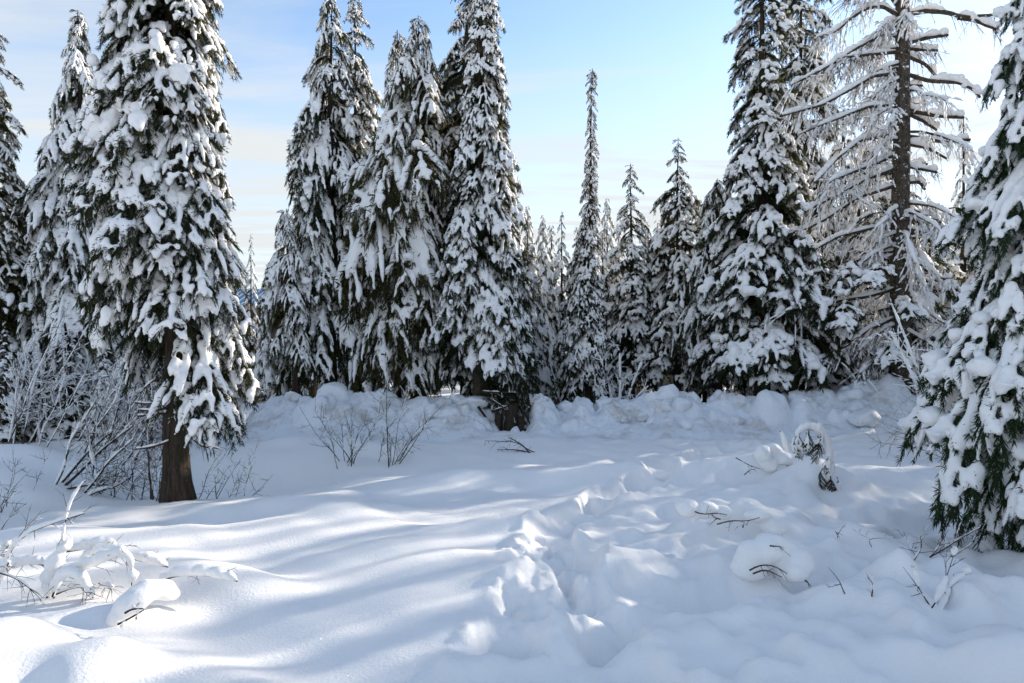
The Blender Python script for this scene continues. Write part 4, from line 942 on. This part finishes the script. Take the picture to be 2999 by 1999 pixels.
shrub('twig_sprig', 'upright forked twig with a snow lump halfway up', [(2718, 1775, 5.3, 2800, 1605), (2740, 1690, 5.3, 2838, 1678), (2740, 1680, 5.3, 2675, 1660), (2735, 1715, 5.3, 2800, 1698)], 23, nt=3, tl=.16, snow=.022, r=.006, sn=.004, snp=.2, gap=.5, ground=True)
shrub('lone_twig', 'single thin bent stick poking out of the trampled snow', [(2480, 1728, 5.5, 2425, 1660)], 24, nt=1, tl=.1, snow=0, r=.004, ground=True)
shrub('lone_twig', 'short snow tipped twig between the bent stick and the forked twig', [(2555, 1738, 5.4, 2553, 1685), (2605, 1715, 5.6, 2618, 1675)], 25, nt=2, tl=.10, snow=.012, r=.005, ground=True)
shrub('lone_twig', 'pair of thin slanting sticks left of the arching twig', [(2545, 1605, 6.6, 2590, 1575), (2655, 1620, 6.5, 2700, 1570), (2450, 1590, 6.8, 2445, 1555), (2630, 1555, 7.2, 2675, 1575)], 26, nt=3, tl=.12, snow=0, r=.005, ground=True)

# ------------------------------------------------------------------ stump by the narrow spire, shed in the gap
def stump():
    rng = np.random.default_rng(17); d = 14.75
    c = px(1500, 1275, d); org = np.array([c[0], c[1], c[2] - .1])
    root = thing('rotten_stump', 'dark rotten stump with broken roots in a notch of the snow bank', 'stump', tuple(org))
    for a, w, h in ((1462, .10, .55), (1497, .15, .75), (1527, .11, .5)):
        p = px(a, 1275, d + rng.uniform(0, .25)) - org; K = 9
        P = np.stack([np.full(K, p[0]) + rng.normal(0, .012, K), np.full(K, p[1]), np.linspace(-.1, h, K)], 1)
        link('trunk_stub', trunk_mesh('trunk_stub', P, np.linspace(w * 1.2, w * .8, K), 12, BARK, .22, int(a)), root)
    for p in ([(1400, 1190), (1425, 1225), (1450, 1262), (1470, 1275)], [(1410, 1147), (1450, 1149), (1490, 1148)], [(1430, 1165), (1470, 1190), (1500, 1205)], [(1535, 1205), (1550, 1235), (1560, 1262)], [(1440, 1205), (1490, 1188), (1540, 1182)]):
        limb('root', root, [px(a, b, d + .1) for a, b in p], .032, .012, .012, rng, org, BARK, nt=9, tl=.25, down=.6, sn=.006, snp=.2, gap=.5)
    bl = lib('column', '_s')
    for a, b, s, az in ((1420, 1090, .8, 5.0), (1500, 1080, .9, 5.3), (1530, 1100, .9, 5.8), (1480, 1110, .8, 4.7), (1540, 1150, .7, 5.2), (1450, 1150, .6, 5.1), (1520, 1160, .6, 4.5)):
        o = link('frond', bl[rng.integers(len(bl))].wood, root, px(a, b, 15.5) - org, (0, .2, az), (s, s, s))
stump()
def shed():
    mw = bark_mat('weathered_boards', (0.05, .045, .04), (.14, .12, .11), .15, 6)
    m, t, b, o = material('blue_metal_roof'); b.inputs['Base Color'].default_value = (.16, .24, .34, 1); b.inputs['Metallic'].default_value = .6; b.inputs['Roughness'].default_value = .45
    d = 27.5; c = px(740, 999, d); org = np.array([c[0], c[1], gz(c[0], c[1]) - .1])
    root = thing('metal_roofed_shed', 'shed with a ribbed blue metal roof glimpsed through the gap', 'shed', tuple(org))
    W, Dp, H, Rz = 1.9, 2.2, 3.25, 4.6
    zr = px(0, 850, d)[2] - org[2]; ze = px(0, 905, d)[2] - org[2]
    def box(x0, x1, y0, y1, z0, z1):
        V = np.array([[x, y, z] for x in (x0, x1) for y in (y0, y1) for z in (z0, z1)]); 
        Q = np.array([[0, 1, 3, 2], [4, 6, 7, 5], [0, 4, 5, 1], [2, 3, 7, 6], [0, 2, 6, 4], [1, 5, 7, 3]]); return V, Q
    for i in range(12):
        z0 = i * (ze - .1) / 12
        v, q = box(-W + .2, W - .2, -Dp + .3 + .01 * (i % 2), Dp - .3, z0 + .006, z0 + (ze - .1) / 12 - .006)
        link('board', mesh_from('board', v, q, None, [mw], smooth=False), root)
    for s in (-1, 1):
        v, q = box(-W, W, 0, 1, 0, .05); v = v.copy()
        y = v[:, 1]; v = np.stack([v[:, 0], s * y * Dp, zr - y * (zr - ze) + v[:, 2]], 1)
        r = link('roof', mesh_from('roof', v, q, None, [m], smooth=False), root)
        for k in range(16):
            x = -W + .06 + k * (2 * W - .12) / 15
            v, q = box(x - .02, x + .02, 0.01, .995, .053, .09)
            v = np.stack([v[:, 0], s * v[:, 1] * Dp, zr - v[:, 1] * (zr - ze) + v[:, 2]], 1)
            link('roof_rib', mesh_from('roof_rib', v, q, None, [m], smooth=False), r)
    v, q = box(-W, W, -Dp - .04, -Dp - .005, ze - .12, ze + .04); link('fascia', mesh_from('fascia', v, q, None, [mw], smooth=False), root)
shed()
